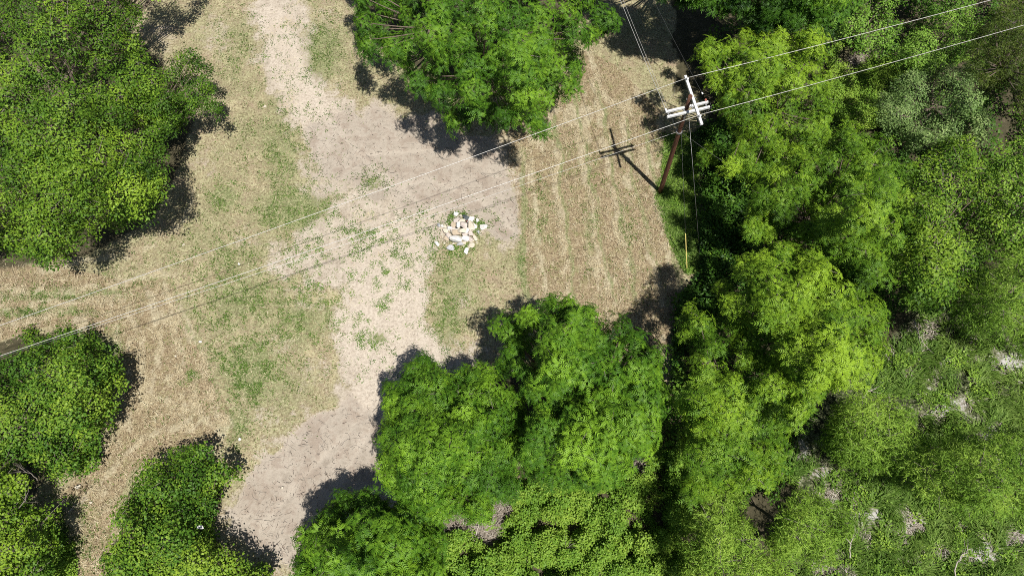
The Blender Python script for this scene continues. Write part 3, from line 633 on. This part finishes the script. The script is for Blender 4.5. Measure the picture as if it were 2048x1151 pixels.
# ------------------------------------------------------------------ undergrowth (masses nobody could count)
def scatter(poly, n, rg, avoid=()):
    poly = np.asarray(poly, float); x0, y0 = poly.min(0); x1, y1 = poly.max(0); out = np.zeros((0, 2))
    while len(out) < n:
        p = rg.uniform([x0, y0], [x1, y1], (n * 2, 2)); s = sdf(p[:, 0], p[:, 1], poly) > 0
        for a in avoid: s &= sdf(p[:, 0], p[:, 1], a) < 0
        out = np.concatenate([out, p[s]])
    return out[:n]
def undergrowth(name, label, cat, poly, n, mat, tpl, hmax, seed, size=1.0, tint=.5, avoid=(), freq=55, gap=.36, tvar=.14):
    rg = np.random.default_rng(seed); p = scatter(poly, n, rg, avoid)
    h = fbm(p[:, 0] / freq, p[:, 1] / freq, 60 + seed, 3); keep = h > gap + rg.normal(0, .03, n); p, h = p[keep], h[keep]
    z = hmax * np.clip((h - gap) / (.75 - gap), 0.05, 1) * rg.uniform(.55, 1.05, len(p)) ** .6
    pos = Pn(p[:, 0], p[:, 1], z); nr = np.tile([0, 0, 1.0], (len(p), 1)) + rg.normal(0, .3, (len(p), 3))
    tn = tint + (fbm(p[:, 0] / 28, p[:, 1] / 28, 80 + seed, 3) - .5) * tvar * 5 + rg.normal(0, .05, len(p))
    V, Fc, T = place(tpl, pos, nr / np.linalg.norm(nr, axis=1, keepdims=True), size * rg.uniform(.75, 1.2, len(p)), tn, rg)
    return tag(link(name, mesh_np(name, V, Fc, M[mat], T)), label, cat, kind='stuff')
BARE = [(862, 1015), (900, 1032), (945, 1035), (955, 1000), (1005, 995), (1022, 1030), (990, 1060), (990, 1100), (965, 1080), (940, 1060), (900, 1062), (875, 1040)]
BARE2 = [(1245, 905), (1280, 897), (1300, 920), (1290, 950), (1250, 945)]
VINE = [(900, 1064), (945, 1064), (965, 1090), (985, 1105), (995, 1060), (1030, 1030), (1020, 985), (1060, 945), (1120, 960), (1240, 940), (1300, 900), (1370, 900), (1385, 990), (1380, 1200), (860, 1200), (880, 1110)]
undergrowth('vine_thicket', 'light green vine thicket at the bottom centre below the two big trees', 'undergrowth', VINE, 11000, 'vine', 'broad', 1.7, 1, .60, .58, [BARE2], freq=30, gap=.36)
undergrowth('vine_thicket', 'low weedy growth in the lower left corner beside the path', 'undergrowth', [(85, 1040), (125, 1075), (145, 1090), (150, 1200), (60, 1200)], 600, 'vine', 'small', .5, 2, .8, .58)
undergrowth('shade_tint_undergrowth', 'bushy undergrowth with deep shade tinted into its leaves along the right edge of the clearing', 'undergrowth', [(1398, 250), (1460, 230), (1500, 380), (1500, 520), (1440, 620), (1380, 640), (1350, 760), (1355, 600), (1408, 545), (1404, 400)], 1500, 'bush', 'broad', 1.5, 9, 1.0, .22, freq=40, gap=.2)  # added layer, leaf tint lowered to paint the dark band of shade
WTOP = [(1660, 95), (1700, 80), (1760, 120), (1800, 115), (1950, 110), (1800, 170), (1770, 250), (1690, 260), (1660, 230), (1650, 160)]
undergrowth('weed_patch', 'pale weedy clearing crossed by the lower wire at the upper right', 'weeds', WTOP, 2000, 'vine', 'small', .8, 3, .8, .62, [[(1695, 125), (1730, 92), (1735, 110), (1705, 145)], [(1640, 130), (1655, 130), (1660, 160), (1645, 165)]], gap=.33)
FBACK = [(1420, 60), (1700, -60), (2150, -60), (2150, 620), (1800, 620), (1640, 800), (1560, 1000), (1390, 1000), (1300, 900), (1350, 700), (1420, 600), (1430, 300)]
undergrowth('wood_undergrowth', 'dark undergrowth on the shaded floor between the right hand trees', 'undergrowth', FBACK, 6000, 'bush', 'broad', 2.4, 4, 1.0, .48, [WTOP], freq=42, gap=.40)
undergrowth('edge_weeds', 'green weeds around the pole foot and the yellow guy guard', 'weeds', LUSH, 900, 'vine', 'small', .25, 5, .55, .55, gap=.33)
M1 = [(1590, 880), (1640, 930), (1700, 945), (1760, 940), (1850, 870), (1830, 800), (1720, 790), (1790, 680), (1850, 620), (1950, 660), (2150, 720), (2150, 1250), (1500, 1250), (1570, 1150), (1690, 1090), (1700, 1020), (1620, 975), (1560, 960)]
undergrowth('marsh_weeds', 'broad leaved weeds dotted through the marshy clearing', 'weeds', M1, 2600, 'vine', 'broad', .5, 6, .7, .60, freq=30, gap=.50)

def blades(name, label, cat, p, mat, ln, wd, seed, tint=.5, lean=.6, z0=0, direction=None, tv=.15, kinks=False):
    rg = np.random.default_rng(seed); n = len(p); b0 = Pn(p[:, 0], p[:, 1], np.full(n, 0.0)); b0[:, 2] = z0 + rg.uniform(0, .02, n)
    a = rg.uniform(0, 2 * math.pi, n) if direction is None else direction + rg.normal(0, .5, n)
    el = np.clip(rg.normal(math.pi / 2 * (1 - lean), .25, n), .03, 1.5); l = ln * rg.uniform(.5, 1.3, n)
    d = np.stack([np.cos(a) * np.cos(el), np.sin(a) * np.cos(el), np.sin(el)], -1); s = np.stack([-np.sin(a), np.cos(a), 0 * a], -1) * (wd * rg.uniform(.6, 1.3, n))[:, None] * .5
    mid = b0 + d * (l * .55)[:, None]; tip = b0 + d * l[:, None] + np.stack([rg.normal(0, .12, n) * l, rg.normal(0, .12, n) * l, -.22 * l * np.cos(el)], -1); tip[:, 2] = np.maximum(tip[:, 2], z0 + .01)
    V = np.stack([b0 - s, b0 + s, mid + s * .8, tip, mid - s * .8], 1).reshape(-1, 3); F_ = np.arange(n * 5).reshape(-1, 5)
    tn = np.clip(tint + rg.normal(0, tv, n), 0, 1)
    me = mesh_np(name, V, F_, M[mat], tn)
    return tag(link(name, me), label, cat, kind='stuff')
rg = np.random.default_rng(77)
def pick(n, weight, box=(-60, -60, 2110, 1210)):
    out = np.zeros((0, 2))
    while len(out) < n:
        p = rg.uniform(box[:2], box[2:], (n, 2)); out = np.concatenate([out, p[rg.random(n) < weight(p[:, 0], p[:, 1])]])
    return out[:n]
def w_turf(x, y):
    m = masks(x, y); return np.clip((1 - sstep(m['dirt'] + (fbm(x / 12, y / 12, 33) - .5) * 1.2, .3, .6)) * (1 - m['floor']) * (.3 + m['hay'] * .5) + m['row'] * .6, 0, 1) * (x < 1420)
def w_row(x, y):
    m = masks(x, y); return m['row'] * (.02 + .9 * sstep(fbm(x / 15, y / 15, 35, 3), .42, .65)) * (1 - .9 * m['floor'])
def w_green(x, y):
    m = masks(x, y); n = fbm(x / 14, y / 14, 31); return np.clip(m['green'] * sstep(n, .42, .6) + .10 * (1 - m['dirt']) * sstep(n, .5, .7), 0, 1) * (1 - m['floor']) * (x < 1420)
blades('dry_grass', 'cut dry straw lying loose over the mown clearing', 'grass', pick(38000, w_turf), 'straw', .24, .022, 1, .50, .85, tv=.22)
blades('straw_windrows', 'pale rows of raked straw lying across the mown field', 'straw', pick(12000, w_row), 'straw', .30, .020, 2, .62, .8, z0=.06, tv=.16)
blades('short_grass', 'short green grass growing through the dry turf', 'grass', pick(42000, w_green), 'blade', .14, .026, 3, .42, .6, tv=.2)
blades('tall_grass', 'green tall grass on the verge around the utility pole foot', 'grass', scatter(LUSH, 9000, rg), 'blade', .30, .028, 4, .68, .55, tv=.2)
pm = scatter(M1, 46000, rg); nm_ = fbm(pm[:, 0] / 24, pm[:, 1] / 24, 91, 3); mud_ = masks(pm[:, 0], pm[:, 1])['mud']
pm = pm[nm_ - mud_ * .30 > .40]
blades('marsh_grass', 'arching green sedge growing in the marshy clearing at lower right', 'grass', pm, 'blade', .72, .042, 5, .56 + .9 * (fbm(pm[:, 0] / 45, pm[:, 1] / 45, 93, 3) - .35), .6, tv=.16, direction=12 * fbm(pm[:, 0] / 30, pm[:, 1] / 30, 97, 2))
pm = scatter(M1, 26000, rg); nm_ = fbm(pm[:, 0] / 24, pm[:, 1] / 24, 91, 3); mud_ = masks(pm[:, 0], pm[:, 1])['mud']; pm = pm[nm_ - mud_ * .30 < .43]
blades('dead_reeds', 'flattened pale grey reeds on the mud of the marshy clearing', 'reeds', pm, 'dead', .36, .026, 6, .60, .95, tv=.25)
blades('brush_pile', 'dead brown brush lying in the gap below the two big trees', 'brush', np.concatenate([scatter(BARE, 3000, rg), scatter(BARE2, 600, rg), scatter([(1695, 125), (1730, 92), (1735, 110), (1705, 145)], 300, rg)]), 'dead', .5, .03, 7, .5, .85, z0=.05, tv=.2)
# small green weeds rooted in the bare dirt
def w_weed(x, y):
    m = masks(x, y); n = fbm(x / 16, y / 16, 51); n2 = fbm(x / 60, y / 60, 53)
    zone = sstep(sdf(x, y, [(690, 430), (860, 420), (900, 560), (880, 720), (760, 720), (560, 560), (560, 500)]), -30, 20)
    return m['dirt'] * (1 - m['smooth']) * sstep(n, .50, .62) * sstep(n2, .3, .6) * (.25 + zone)
p = pick(1300, w_weed, (440, -20, 1050, 760)); n = len(p)
V, Fc, T = place('small', Pn(p[:, 0], p[:, 1], rg.uniform(.02, .07, n)), np.tile([0, 0, 1.0], (n, 1)), rg.uniform(.22, .62, n), rg.uniform(.25, .65, n), rg)
tag(link('dirt_weeds', mesh_np('dirt_weeds', V, Fc, M['bush'], T)), 'tiny green weeds sprinkled over the bare sandy dirt', 'weeds', kind='stuff')
# roots and twigs strewn over the dirt
def w_dirt(x, y):
    m = masks(x, y); return m['dirt'] * (1 - m['floor']) * (.25 + .75 * m['smooth'])
p = pick(1150, w_dirt, (430, 0, 1050, 1151)); paths = []
for q in p:
    a = rg.uniform(0, 6.28); l = rg.exponential(.12) + .03; o = np.array(P(q[0], q[1], .015)); pts = [o]
    for k in range(3):
        a += rg.normal(0, .5); o = o + np.array([math.cos(a), math.sin(a), 0]) * l / 3; o[2] = .015 + rg.uniform(0, .05); pts.append(o)
    r0 = rg.uniform(.004, .013); paths.append((np.array(pts), np.linspace(r0, r0 * .5, 4)))
V, Q_ = tubes(paths, 3); tag(link('torn_roots', mesh_np('torn_roots', V, Q_, M['root'])), 'dark torn roots and twigs littering the graded dirt', 'debris', kind='stuff')
paths = []
for q in p[:1100]:
    q = q + rg.normal(0, 15, 2); a = rg.uniform(0, 6.28); l = rg.exponential(.14) + .06; o = np.array(P(q[0], q[1], .015)); pts = [o]
    for k in range(3):
        a += rg.normal(0, .3); o = o + np.array([math.cos(a), math.sin(a), 0]) * l / 3; o[2] = .02 + rg.uniform(0, .04); pts.append(o)
    paths.append((np.array(pts), np.linspace(.008, .004, 4)))
V, Q_ = tubes(paths, 3); tag(link('pale_twigs', mesh_np('pale_twigs', V, Q_, M['deadwood'])), 'pale twigs littering the graded dirt', 'debris', kind='stuff')

# ------------------------------------------------------------------ rocks
def stone_mat(name, col):
    return plain(name, col, .85, 0, .18, 5)
SM = {'white': stone_mat('white_stone', (.60, .59, .57)), 'cream': stone_mat('cream_stone', (.53, .48, .39)), 'tan': stone_mat('tan_stone', (.43, .355, .265)), 'pink': stone_mat('pinkish_stone', (.50, .44, .40)),
      'grey': stone_mat('grey_stone', (.42, .42, .44)), 'dark': stone_mat('dark_stone', (.075, .09, .095)), 'red': stone_mat('red_stone', (.22, .08, .06))}
import bmesh
def rock(px, py, rx, ry, z, mat, label, group=None, rot=0, flat=.6, seed=0, name='rock'):
    rr = random.Random(seed * 7 + int(px * 13 + py)); bm = bmesh.new(); bmesh.ops.create_icosphere(bm, subdivisions=2, radius=1)
    planes = [(Vector((rr.gauss(0, 1), rr.gauss(0, 1), rr.gauss(0, 1))).normalized(), rr.uniform(.40, .66)) for _ in range(7)] + [(Vector((rr.gauss(0, .3), rr.gauss(0, .3), 1)).normalized(), .38)]
    for v in bm.verts:
        for nn, d in planes:
            q = v.co.dot(nn)
            if q > d: v.co -= nn * (q - d)
        v.co *= 1.2
    sc = 32.0; ax, ay = rx / sc, ry / sc; az = min(ax, ay) * flat * 1.35
    c, s = math.cos(rot), math.sin(rot)
    for v in bm.verts:
        x, y, zc = v.co.x * ax * 1.18, v.co.y * ay * 1.22, v.co.z * az; v.co = (x * c - y * s, x * s + y * c, zc)
    zmin = min(v.co.z for v in bm.verts)
    for v in bm.verts: v.co.z -= zmin
    me = bpy.data.meshes.new(name); bm.to_mesh(me); bm.free(); me.materials.append(SM[mat])
    o = link(name, me, loc=tuple(P(px, py, z)))
    return tag(o, label, 'rock', group)
def rz(x, y): return (820 + x / 8.855, 400 + y / 8.855)
G = 'rocks heaped in the pile on the dirt'
ROCKS = [(505, 450, 26, 36, 0, 'grey', 'small greyish white rock at the far left tip of the pile'), (570, 470, 26, 26, 0, 'white', 'small white rock second from the left tip of the pile'), (628, 488, 32, 26, 0, 'cream', 'small cream rock third from the left tip of the pile'),
 (1195, 380, 34, 36, 0, 'white', 'round white rock lying in weeds just right of the pile top'), (1305, 490, 54, 58, 0, 'white', 'large white rock lying apart on the right of the pile'), (1210, 575, 32, 32, 0, 'grey', 'grey rock in the weeds between the pile and the large white outlier'),
 (480, 775, 32, 48, 0, 'white', 'upright oblong white rock lying apart at the lower left of the pile'), (545, 660, 25, 28, 0, 'tan', 'small tan rock at the left foot of the pile'), (715, 865, 52, 46, 0, 'grey', 'grey and white rock lying apart below the pile in grass'),
 (1000, 915, 42, 48, 0, 'white', 'white rock with a grey side lying lowest below the pile'), (1090, 800, 42, 44, 0, 'cream', 'round cream rock at the lower right foot of the pile'), (1030, 850, 20, 20, 0, 'cream', 'tiny cream rock just above the lowest white rock'),
 (990, 315, 54, 48, .1, 'dark', 'the only dark grey rock, at the top of the pile'), (1020, 368, 26, 24, .12, 'red', 'small dark red rock tucked under the dark grey rock'), (1082, 370, 44, 86, .12, 'white', 'long upright cream white slab at the upper right of the pile'),
 (900, 290, 28, 28, .02, 'cream', 'small cream rock between the highest white rock and the dark one'), (810, 250, 50, 40, 0, 'white', 'white rock highest in the pile'), (830, 365, 46, 50, .05, 'pink', 'pinkish rock in the upper left of the pile'), (910, 385, 56, 50, .22, 'cream', 'pale cream rock near the pile top beside the dark rock'),
 (768, 440, 36, 56, .08, 'tan', 'narrow tan rock leaning on the left side of the pile'), (860, 462, 44, 50, .3, 'white', 'white angular rock high in the middle of the pile'), (955, 460, 62, 62, .38, 'pink', 'large pinkish white rock on top of the pile centre'),
 (915, 555, 64, 50, .32, 'cream', 'cream tan slab below the pinkish rock on the pile'), (1010, 550, 42, 62, .26, 'white', 'white grey rock right of the cream tan slab'), (1075, 470, 56, 66, .16, 'cream', 'cream rock under the long upright slab'),
 (1132, 480, 46, 52, .06, 'white', 'white rock at the right shoulder of the pile'), (1070, 600, 48, 52, .12, 'pink', 'pinkish rock on the right side of the pile'), (800, 600, 84, 48, .2, 'tan', 'widest tan orange slab lying across the pile middle'),
 (700, 508, 42, 40, .08, 'white', 'light rock on the left side of the pile above the tan slab'), (620, 548, 44, 50, .02, 'cream', 'cream rock on the left flank below the row of three small rocks'), (655, 610, 36, 30, .04, 'white', 'small white rock above the greyish pink rock at left'), (690, 655, 48, 42, .06, 'pink', 'greyish pink rock on the left of the biggest white boulder'),
 (635, 690, 50, 34, 0, 'tan', 'flat tan rock at the lower left of the pile'), (818, 708, 86, 62, .16, 'white', 'biggest bright white boulder at the front of the pile'), (890, 785, 50, 36, 0, 'grey', 'grey rock half under the biggest white boulder'),
 (915, 680, 34, 30, .16, 'cream', 'small cream rock touching the right end of the biggest white boulder'), (980, 695, 52, 48, .12, 'white', 'white rock right of the biggest white boulder'), (960, 620, 52, 30, .2, 'pink', 'thin pinkish rock between the slab and the white rocks'), (1058, 690, 50, 44, .06, 'pink', 'pale pink rock at the lower right of the pile'),
 (1150, 680, 46, 40, 0, 'cream', 'cream pink rock at the lower right shoulder of the pile'), (968, 762, 34, 26, .02, 'cream', 'small cream rock at the foot of the pile above the round cream one'), (760, 520, 40, 30, .1, 'pink', 'small pinkish rock above the widest tan orange slab'), (830, 530, 30, 26, .16, 'white', 'small white rock between the tan slab and the cream tan slab'), (740, 560, 30, 24, .1, 'cream', 'small cream rock on the upper left edge of the widest tan slab')]
for i, (x, y, rx, ry, z, m_, lb) in enumerate(ROCKS):
    px, py = rz(x, y); lb = lb or 'small pale rubble rock wedged among the larger rocks of the pile'
    rock(px, py, rx / 8.855, ry / 8.855, z, m_, lb, G, rot=random.Random(i).uniform(-.3, .3), seed=i)
for i, (x, y, r, m_, lb) in enumerate([(530, 215, 6, 'cream', 'cream stone alone in the dry grass left of the bare dirt'), (478, 528, 4.5, 'white', 'small white stone beside the lower wire on dry grass'), (368, 490, 5, 'cream', 'small pale stone near the bend of the mown track'),
      (401, 683, 4.5, 'white', 'small white stone on the edge of the mown strip'), (157, 973, 8, 'cream', 'pale stone at the foot of the left bush beside the path'), (403, 1054, 9, 'white', 'whitish rock showing among the leaves of the wide bottom left shrub'),
      (479, 878, 5, 'white', 'small white stone near the top of the wide bottom left shrub'), (352, 712, 4, 'cream', 'small pale stone lying in the left hay rows'), (182, 1004, 5, 'cream', 'pale stone beside the peeled stick on the path'), (565, 975, 4, 'cream', 'small pale stone on the dirt above the bottom left shrub')]):
    rock(x, y, r * .52, r * (.42 if i != 5 else .26), 0 if i != 5 else 3.0, m_, lb, None, seed=50 + i, name='stone')
pr = scatter(np.array([rz(*q) for q in [(500, 480), (760, 220), (1150, 300), (1260, 560), (1180, 780), (900, 860), (600, 760)]]), 140, rg); bmr = bmesh.new()
for q in pr:
    m0 = len(bmr.verts); rr_ = rg.uniform(.03, .09); o = P(q[0], q[1], rr_ * .3); ret = bmesh.ops.create_icosphere(bmr, subdivisions=1, radius=rr_)
    for v in ret['verts']: v.co = Vector((v.co.x * rg.uniform(.7, 1.3), v.co.y * rg.uniform(.7, 1.3), v.co.z * .6)) + o
me_ = bpy.data.meshes.new('rubble'); bmr.to_mesh(me_); bmr.free(); me_.materials.append(SM['cream'])
tag(link('rubble', me_), 'small pale stone fragments between the rocks of the pile', 'rubble', kind='stuff')
# weeds round the pile
p = np.concatenate([scatter(np.array([rz(*q) for q in pl]), k, rg) for pl, k in (([(640, 400), (720, 230), (800, 200), (780, 330), (730, 450)], 40), ([(1120, 330), (1330, 380), (1400, 480), (1250, 560), (1230, 660), (1150, 600)], 50), ([(560, 860), (800, 800), (1150, 760), (1230, 880), (900, 1000), (600, 950)], 70), ([(850, 240), (1000, 220), (960, 290)], 20))])
n = len(p); V, Fc, T = place('small', Pn(p[:, 0], p[:, 1], rg.uniform(.03, .10, n)), np.tile([0, 0, 1.0], (n, 1)), rg.uniform(.25, .6, n), np.full(n, .5), rg)
tag(link('rock_weeds', mesh_np('rock_weeds', V, Fc, M['bush'], T)), 'green weeds growing around the rock pile', 'weeds', kind='stuff')

# ------------------------------------------------------------------ dead wood
def branch(name, label, pts, r, mat='deadwood', fork=True, seed=0, cat='branch'):
    rr = np.random.default_rng(seed); W = [np.array(P(*q)) for q in pts]; t_ = empty(name, tuple(W[0]), label, cat)
    W = np.array(W); s = np.linspace(0, len(W) - 1, len(W) * 3); W2 = np.stack([np.interp(s, np.arange(len(W)), W[:, k]) for k in range(3)], -1); W2[1:-1] += rr.normal(0, r * .6, W2[1:-1].shape)
    link('stem', capped('stem', W2, np.linspace(r, r * .35, len(W2)), M[mat], 7), t_)
    if fork:
        pp = []
        for k in range(7):
            i = rr.integers(len(W2) // 3, len(W2) - 1); d = unit(W2[i + 1] - W2[i] + rr.normal(0, .5, 3) * np.linalg.norm(W2[i + 1] - W2[i])); l = rr.uniform(.3, .9)
            pp.append((curve(W2[i], W2[i] + d * l, rr.normal(0, .06), 5), np.linspace(r * .4, r * .12, 5)))
        V, Q_ = tubes(pp, 4); link('twigs', mesh_np('twigs', V, Q_, M[mat]), t_)['kind'] = 'stuff'
    return t_
branch('dead_branch', 'bare grey forked branch above the marsh near the right wood', [(1828, 640, .6), (1836, 665, .7), (1850, 690, .9)], .05, seed=1)
branch('dead_branch', 'pale forked dead branch left of the bottom right corner', [(1700, 1115, .6), (1702, 1085, .8), (1712, 1055, 1.0)], .032, seed=2)
branch('dead_branch', 'thin pale stick pointing up left beside the pale forked branch', [(1702, 1088, .8), (1690, 1070, .9), (1682, 1058, 1.0)], .03, seed=3)
branch('dead_branch', 'upright twisted dead branch near the bottom right corner', [(1910, 1180, .2), (1911, 1130, .8), (1922, 1110, 1.0), (1942, 1096, 1.1)], .04, seed=4)
branch('dead_branch', 'grey many twigged branch poking out of the ragged corner tree', [(38, 1015, 4.3), (50, 1000, 4.6), (55, 985, 4.8)], .025, 'twig', seed=5)
branch('dead_branch', 'grey drooping branch at the left edge above the ragged corner tree', [(75, 960, 3.6), (60, 945, 4.0), (40, 943, 4.2)], .025, 'twig', seed=6)
branch('peeled_stick', 'pale peeled stick lying on the path in the lower left', [(137, 1024, .04), (150, 1008, .05), (165, 1000, .05), (180, 996, .06)], .03, fork=False, seed=7, cat='stick')
branch('fallen_log', 'thin grey fallen trunk lying in the brown brush gap', [(962, 990, .35), (964, 1015, .25), (958, 1045, .2), (950, 1072, .15)], .06, seed=8, cat='log')
branch('dead_branch', 'grey broken branch standing out of the vine thicket', [(1110, 1120, .7), (1125, 1100, 1.0), (1150, 1085, 1.4)], .025, 'twig', seed=9)
branch('dead_branch', 'short bare branch beside the yellow willow clump', [(1727, 795, .7), (1735, 782, .8), (1752, 777, .9)], .03, seed=10)
branch('fallen_log', 'dark fallen stick lying in the marsh above the wide willow', [(1925, 873, .2), (1945, 871, .2), (1965, 872, .2)], .05, 'root', seed=11, cat='log', fork=False)

# ------------------------------------------------------------------ utility pole
base_ = P(1320, 384, 0); top_ = P(1381, 192, 9.35)
pole = empty('utility_pole', tuple(base_), 'brown wooden utility pole with white crossarms standing in green weeds', 'utility pole')
def on_pole(z): s = z / 9.35; return base_ + (top_ - base_) * s
pp = [tuple(on_pole(z)) for z in np.linspace(0, 9.35, 10)]
link('shaft', capped('shaft', pp, np.linspace(.145, .105, 10), M['pole'], 14), pole)
# double arm straddling the shaft
a1, b1 = P(1331, 224, 8.45), P(1416, 204, 8.45); a2, b2 = P(1334, 234, 8.45), P(1419, 214, 8.45)
link('crossarm', beam('crossarm', a1, b1, .11, .13, M['arm']), pole)
link('crossarm', beam('crossarm', a2, b2, .11, .13, M['arm']), pole)
for s in (.05, .42, .62, .94):
    q1 = a1.lerp(b1, s); q2 = a2.lerp(b2, s)
    link('spacer', beam('spacer', q1 - Vector((0, 0, .02)), q2 - Vector((0, 0, .02)), .07, .05, M['steel']), pole)
for s, q in ((.25, 7.75), (.75, 7.75)):
    link('brace', beam('brace', a2.lerp(b2, s) - Vector((0, .03, .07)), on_pole(q) + Vector((0, -.13, 0)), .035, .012, M['steel'], up=(0, 1, 0), bev=.003), pole)
c1, c2 = P(1370.5, 152, 9.25), P(1403.5, 249, 9.25)
link('crossarm', beam('crossarm', c1, c2, .13, .11, M['fibre']), pole)['label'] = 'single white fibreglass crossarm at the pole top'
def insulator(pos, d, parent, mat='porcelain', n=3, r=.065, gap=.055):
    """stack of sheds along d"""
    d = Vector(d).normalized(); pts = []; rad = []; x = 0
    for k in range(n):
        for dx, rr_ in ((0, .025), (.012, r), (.028, r * .8), (.036, .028)): pts.append(tuple(Vector(pos) + d * (x + dx))); rad.append(rr_)
        x += gap
    return link('insulator', capped('insulator', pts, rad, M[mat], 12), parent)
i1 = c1.lerp(c2, .10); i2 = c1.lerp(c2, .86)
for q in (i1, i2): insulator(q + Vector((0, 0, .055)), (0, 0, 1), pole, n=3)
W1A = i1 + Vector((0, 0, .22)); W2A = i2 + Vector((0, 0, .22))
nW = P(1243, 0, 8.3) - a1; nW.normalize()
endW = a1.lerp(a2, .3) + Vector((.03, 0, .08))
insulator(endW, nW, pole, n=4, gap=.07)
endE = b1.lerp(b2, .1) + Vector((-.12, .05, .08))
nE = P(1309, 0, 8.3) - endE; nE.normalize()
insulator(endE, nE, pole, 'redins', n=2, gap=.06, r=.06)
insulator(endE + nE * .45, nE, pole, n=2, gap=.06, r=.05)
clampz = 6.35; cl = on_pole(clampz)
link('guy_clamp', capped('guy_clamp', [tuple(on_pole(clampz - .06)), tuple(on_pole(clampz + .06))], [.165, .165], M['steel'], 14), pole)
link('bracket', beam('bracket', on_pole(9.1) + Vector((-.16, 0, 0)), on_pole(9.1) + Vector((.3, 0, .12)), .06, .04, M['steel']), pole)
link('bracket', beam('bracket', on_pole(8.0) + Vector((0, -.14, -.4)), on_pole(8.0) + Vector((0, -.14, .3)), .07, .03, M['steel'], up=(0, 1, 0)), pole)
jump = [tuple(P(1345, 173, 9.3)), tuple(P(1350, 177, 9.15)), tuple(P(1347, 190, 8.9)), tuple(P(1338, 200, 8.7)), tuple(P(1333, 209, 8.6))]
link('jumper', capped('jumper', jump, [.008] * 5, M['dwire'], 6), pole)
jump = [tuple(endE), tuple(P(1420, 205, 8.9)), tuple(P(1424, 216, 8.6)), tuple(P(1410, 226, 8.9)), tuple(W2A)]
link('jumper', capped('jumper', jump, [.008] * 5, M['dwire'], 6), pole)
jump = [tuple(on_pole(9.3) + Vector((0, -.12, 0))), tuple(on_pole(8.8) + Vector((.16, -.16, 0))), tuple(on_pole(8.2) + Vector((-.14, -.16, 0))), tuple(on_pole(7.4) + Vector((.0, -.15, 0)))]
link('ground_lead', capped('ground_lead', jump, [.010] * 4, M['dwire'], 6), pole)

def wire(label, pts, r, mat, name='power_line', cat='power line', group='overhead wires of the pole'):
    W = np.array([tuple(q) for q in pts]); s = np.linspace(0, len(W) - 1, 40)
    co = [np.polyfit(np.arange(len(W)), W[:, k], min(3, len(W) - 1)) for k in range(3)] if False else None
    W2 = np.stack([np.interp(s, np.arange(len(W)), W[:, k]) for k in range(3)], -1)
    me = capped(name, W2, np.full(len(W2), r), M[mat], 6); return tag(link(name, me), label, cat, group)
def span(a, b, sag, n=24):
    a = Vector(a); b = Vector(b); return [a.lerp(b, s) - Vector((0, 0, sag * 4 * s * (1 - s))) for s in np.linspace(0, 1, n)]
def far(a, q, k):  # run on from a through q, k times as far
    return a + (Vector(q) - a) * k
wire('upper overhead wire running from the pole top to the left edge', span(W1A, far(W1A, P(0, 645, 8.6), 1.35), .25), .013, 'wire')
wire('upper overhead wire running from the pole top to the top edge at right', span(W1A, far(W1A, P(1965, 0, 11.5), 1.6), .2), .013, 'wire')
wire('lower overhead wire running from the pole top to the left edge', span(W2A, far(W2A, P(0, 706, 8.6), 1.35), .25), .0135, 'wire')
wire('lower overhead wire running from the pole top over the wood to the right edge', span(W2A, far(W2A, P(2048, 46, 11.5), 1.6), .2), .013, 'wire')
wire('thin neutral wire running left from the guy clamp just under the lower wire', span(cl + Vector((-.1, 0, 0)), far(cl, P(0, 709, 8.0), 1.3), .3), .009, 'wire')
wire('dark wire running up from the left crossarm end to the top edge', span(endW + nW * .28, far(endW, P(1243, 0, 8.3), 1.8), .15), .013, 'wire')
wire('neutral wire running from the guy clamp up to the top edge beside its neighbour', span(cl + Vector((-.1, .1, 0)), far(cl, P(1250, 0, 7.6), 1.8), .15), .008, 'wire')
wire('dark wire running from the red insulator up to the top edge', span(endE + nE * .5, far(endE, P(1310, 0, 8.3), 1.8), .15), .007, 'dwire')
wire('thin wire running from the guy clamp down right into the trees', span(cl + Vector((.1, 0, 0)), P(1480, 345, 5.2), .05), .006, 'dwire')
g1 = P(1374, 541, 0)
ga = on_pole(6.3) + Vector((.12, -.08, 0))
gw = empty('guy_wire', tuple(g1), 'guy wire from the clamp to the ground with a yellow plastic guard', 'guy wire')
link('cable', capped('cable', [tuple(ga), tuple(g1)], [.006, .006], M['dwire'], 6), gw)
d = (ga - g1).normalized(); L0 = (P(1369, 479, 1.9) - g1).length
link('guard', capped('guard', [tuple(g1 + d * .08), tuple(g1 + d * .12), tuple(g1 + d * 2.35), tuple(g1 + d * 2.4)], [.02, .027, .027, .02], M['yellow'], 10), gw)
g2 = P(1402, 540, 0); ga2 = on_pole(8.2) + Vector((.12, -.08, 0))
gw2 = empty('guy_wire', tuple(g2), 'plain grey guy wire right of the yellow guard, running from the upper shaft', 'guy wire')
link('cable', capped('cable', [tuple(ga2), tuple(g2)], [.007, .007], M['steel'], 6), gw2)
link('anchor_rod', capped('anchor_rod', [tuple(g2), tuple(g2 + (ga2 - g2).normalized() * .4)], [.018, .016], M['steel'], 8), gw2)
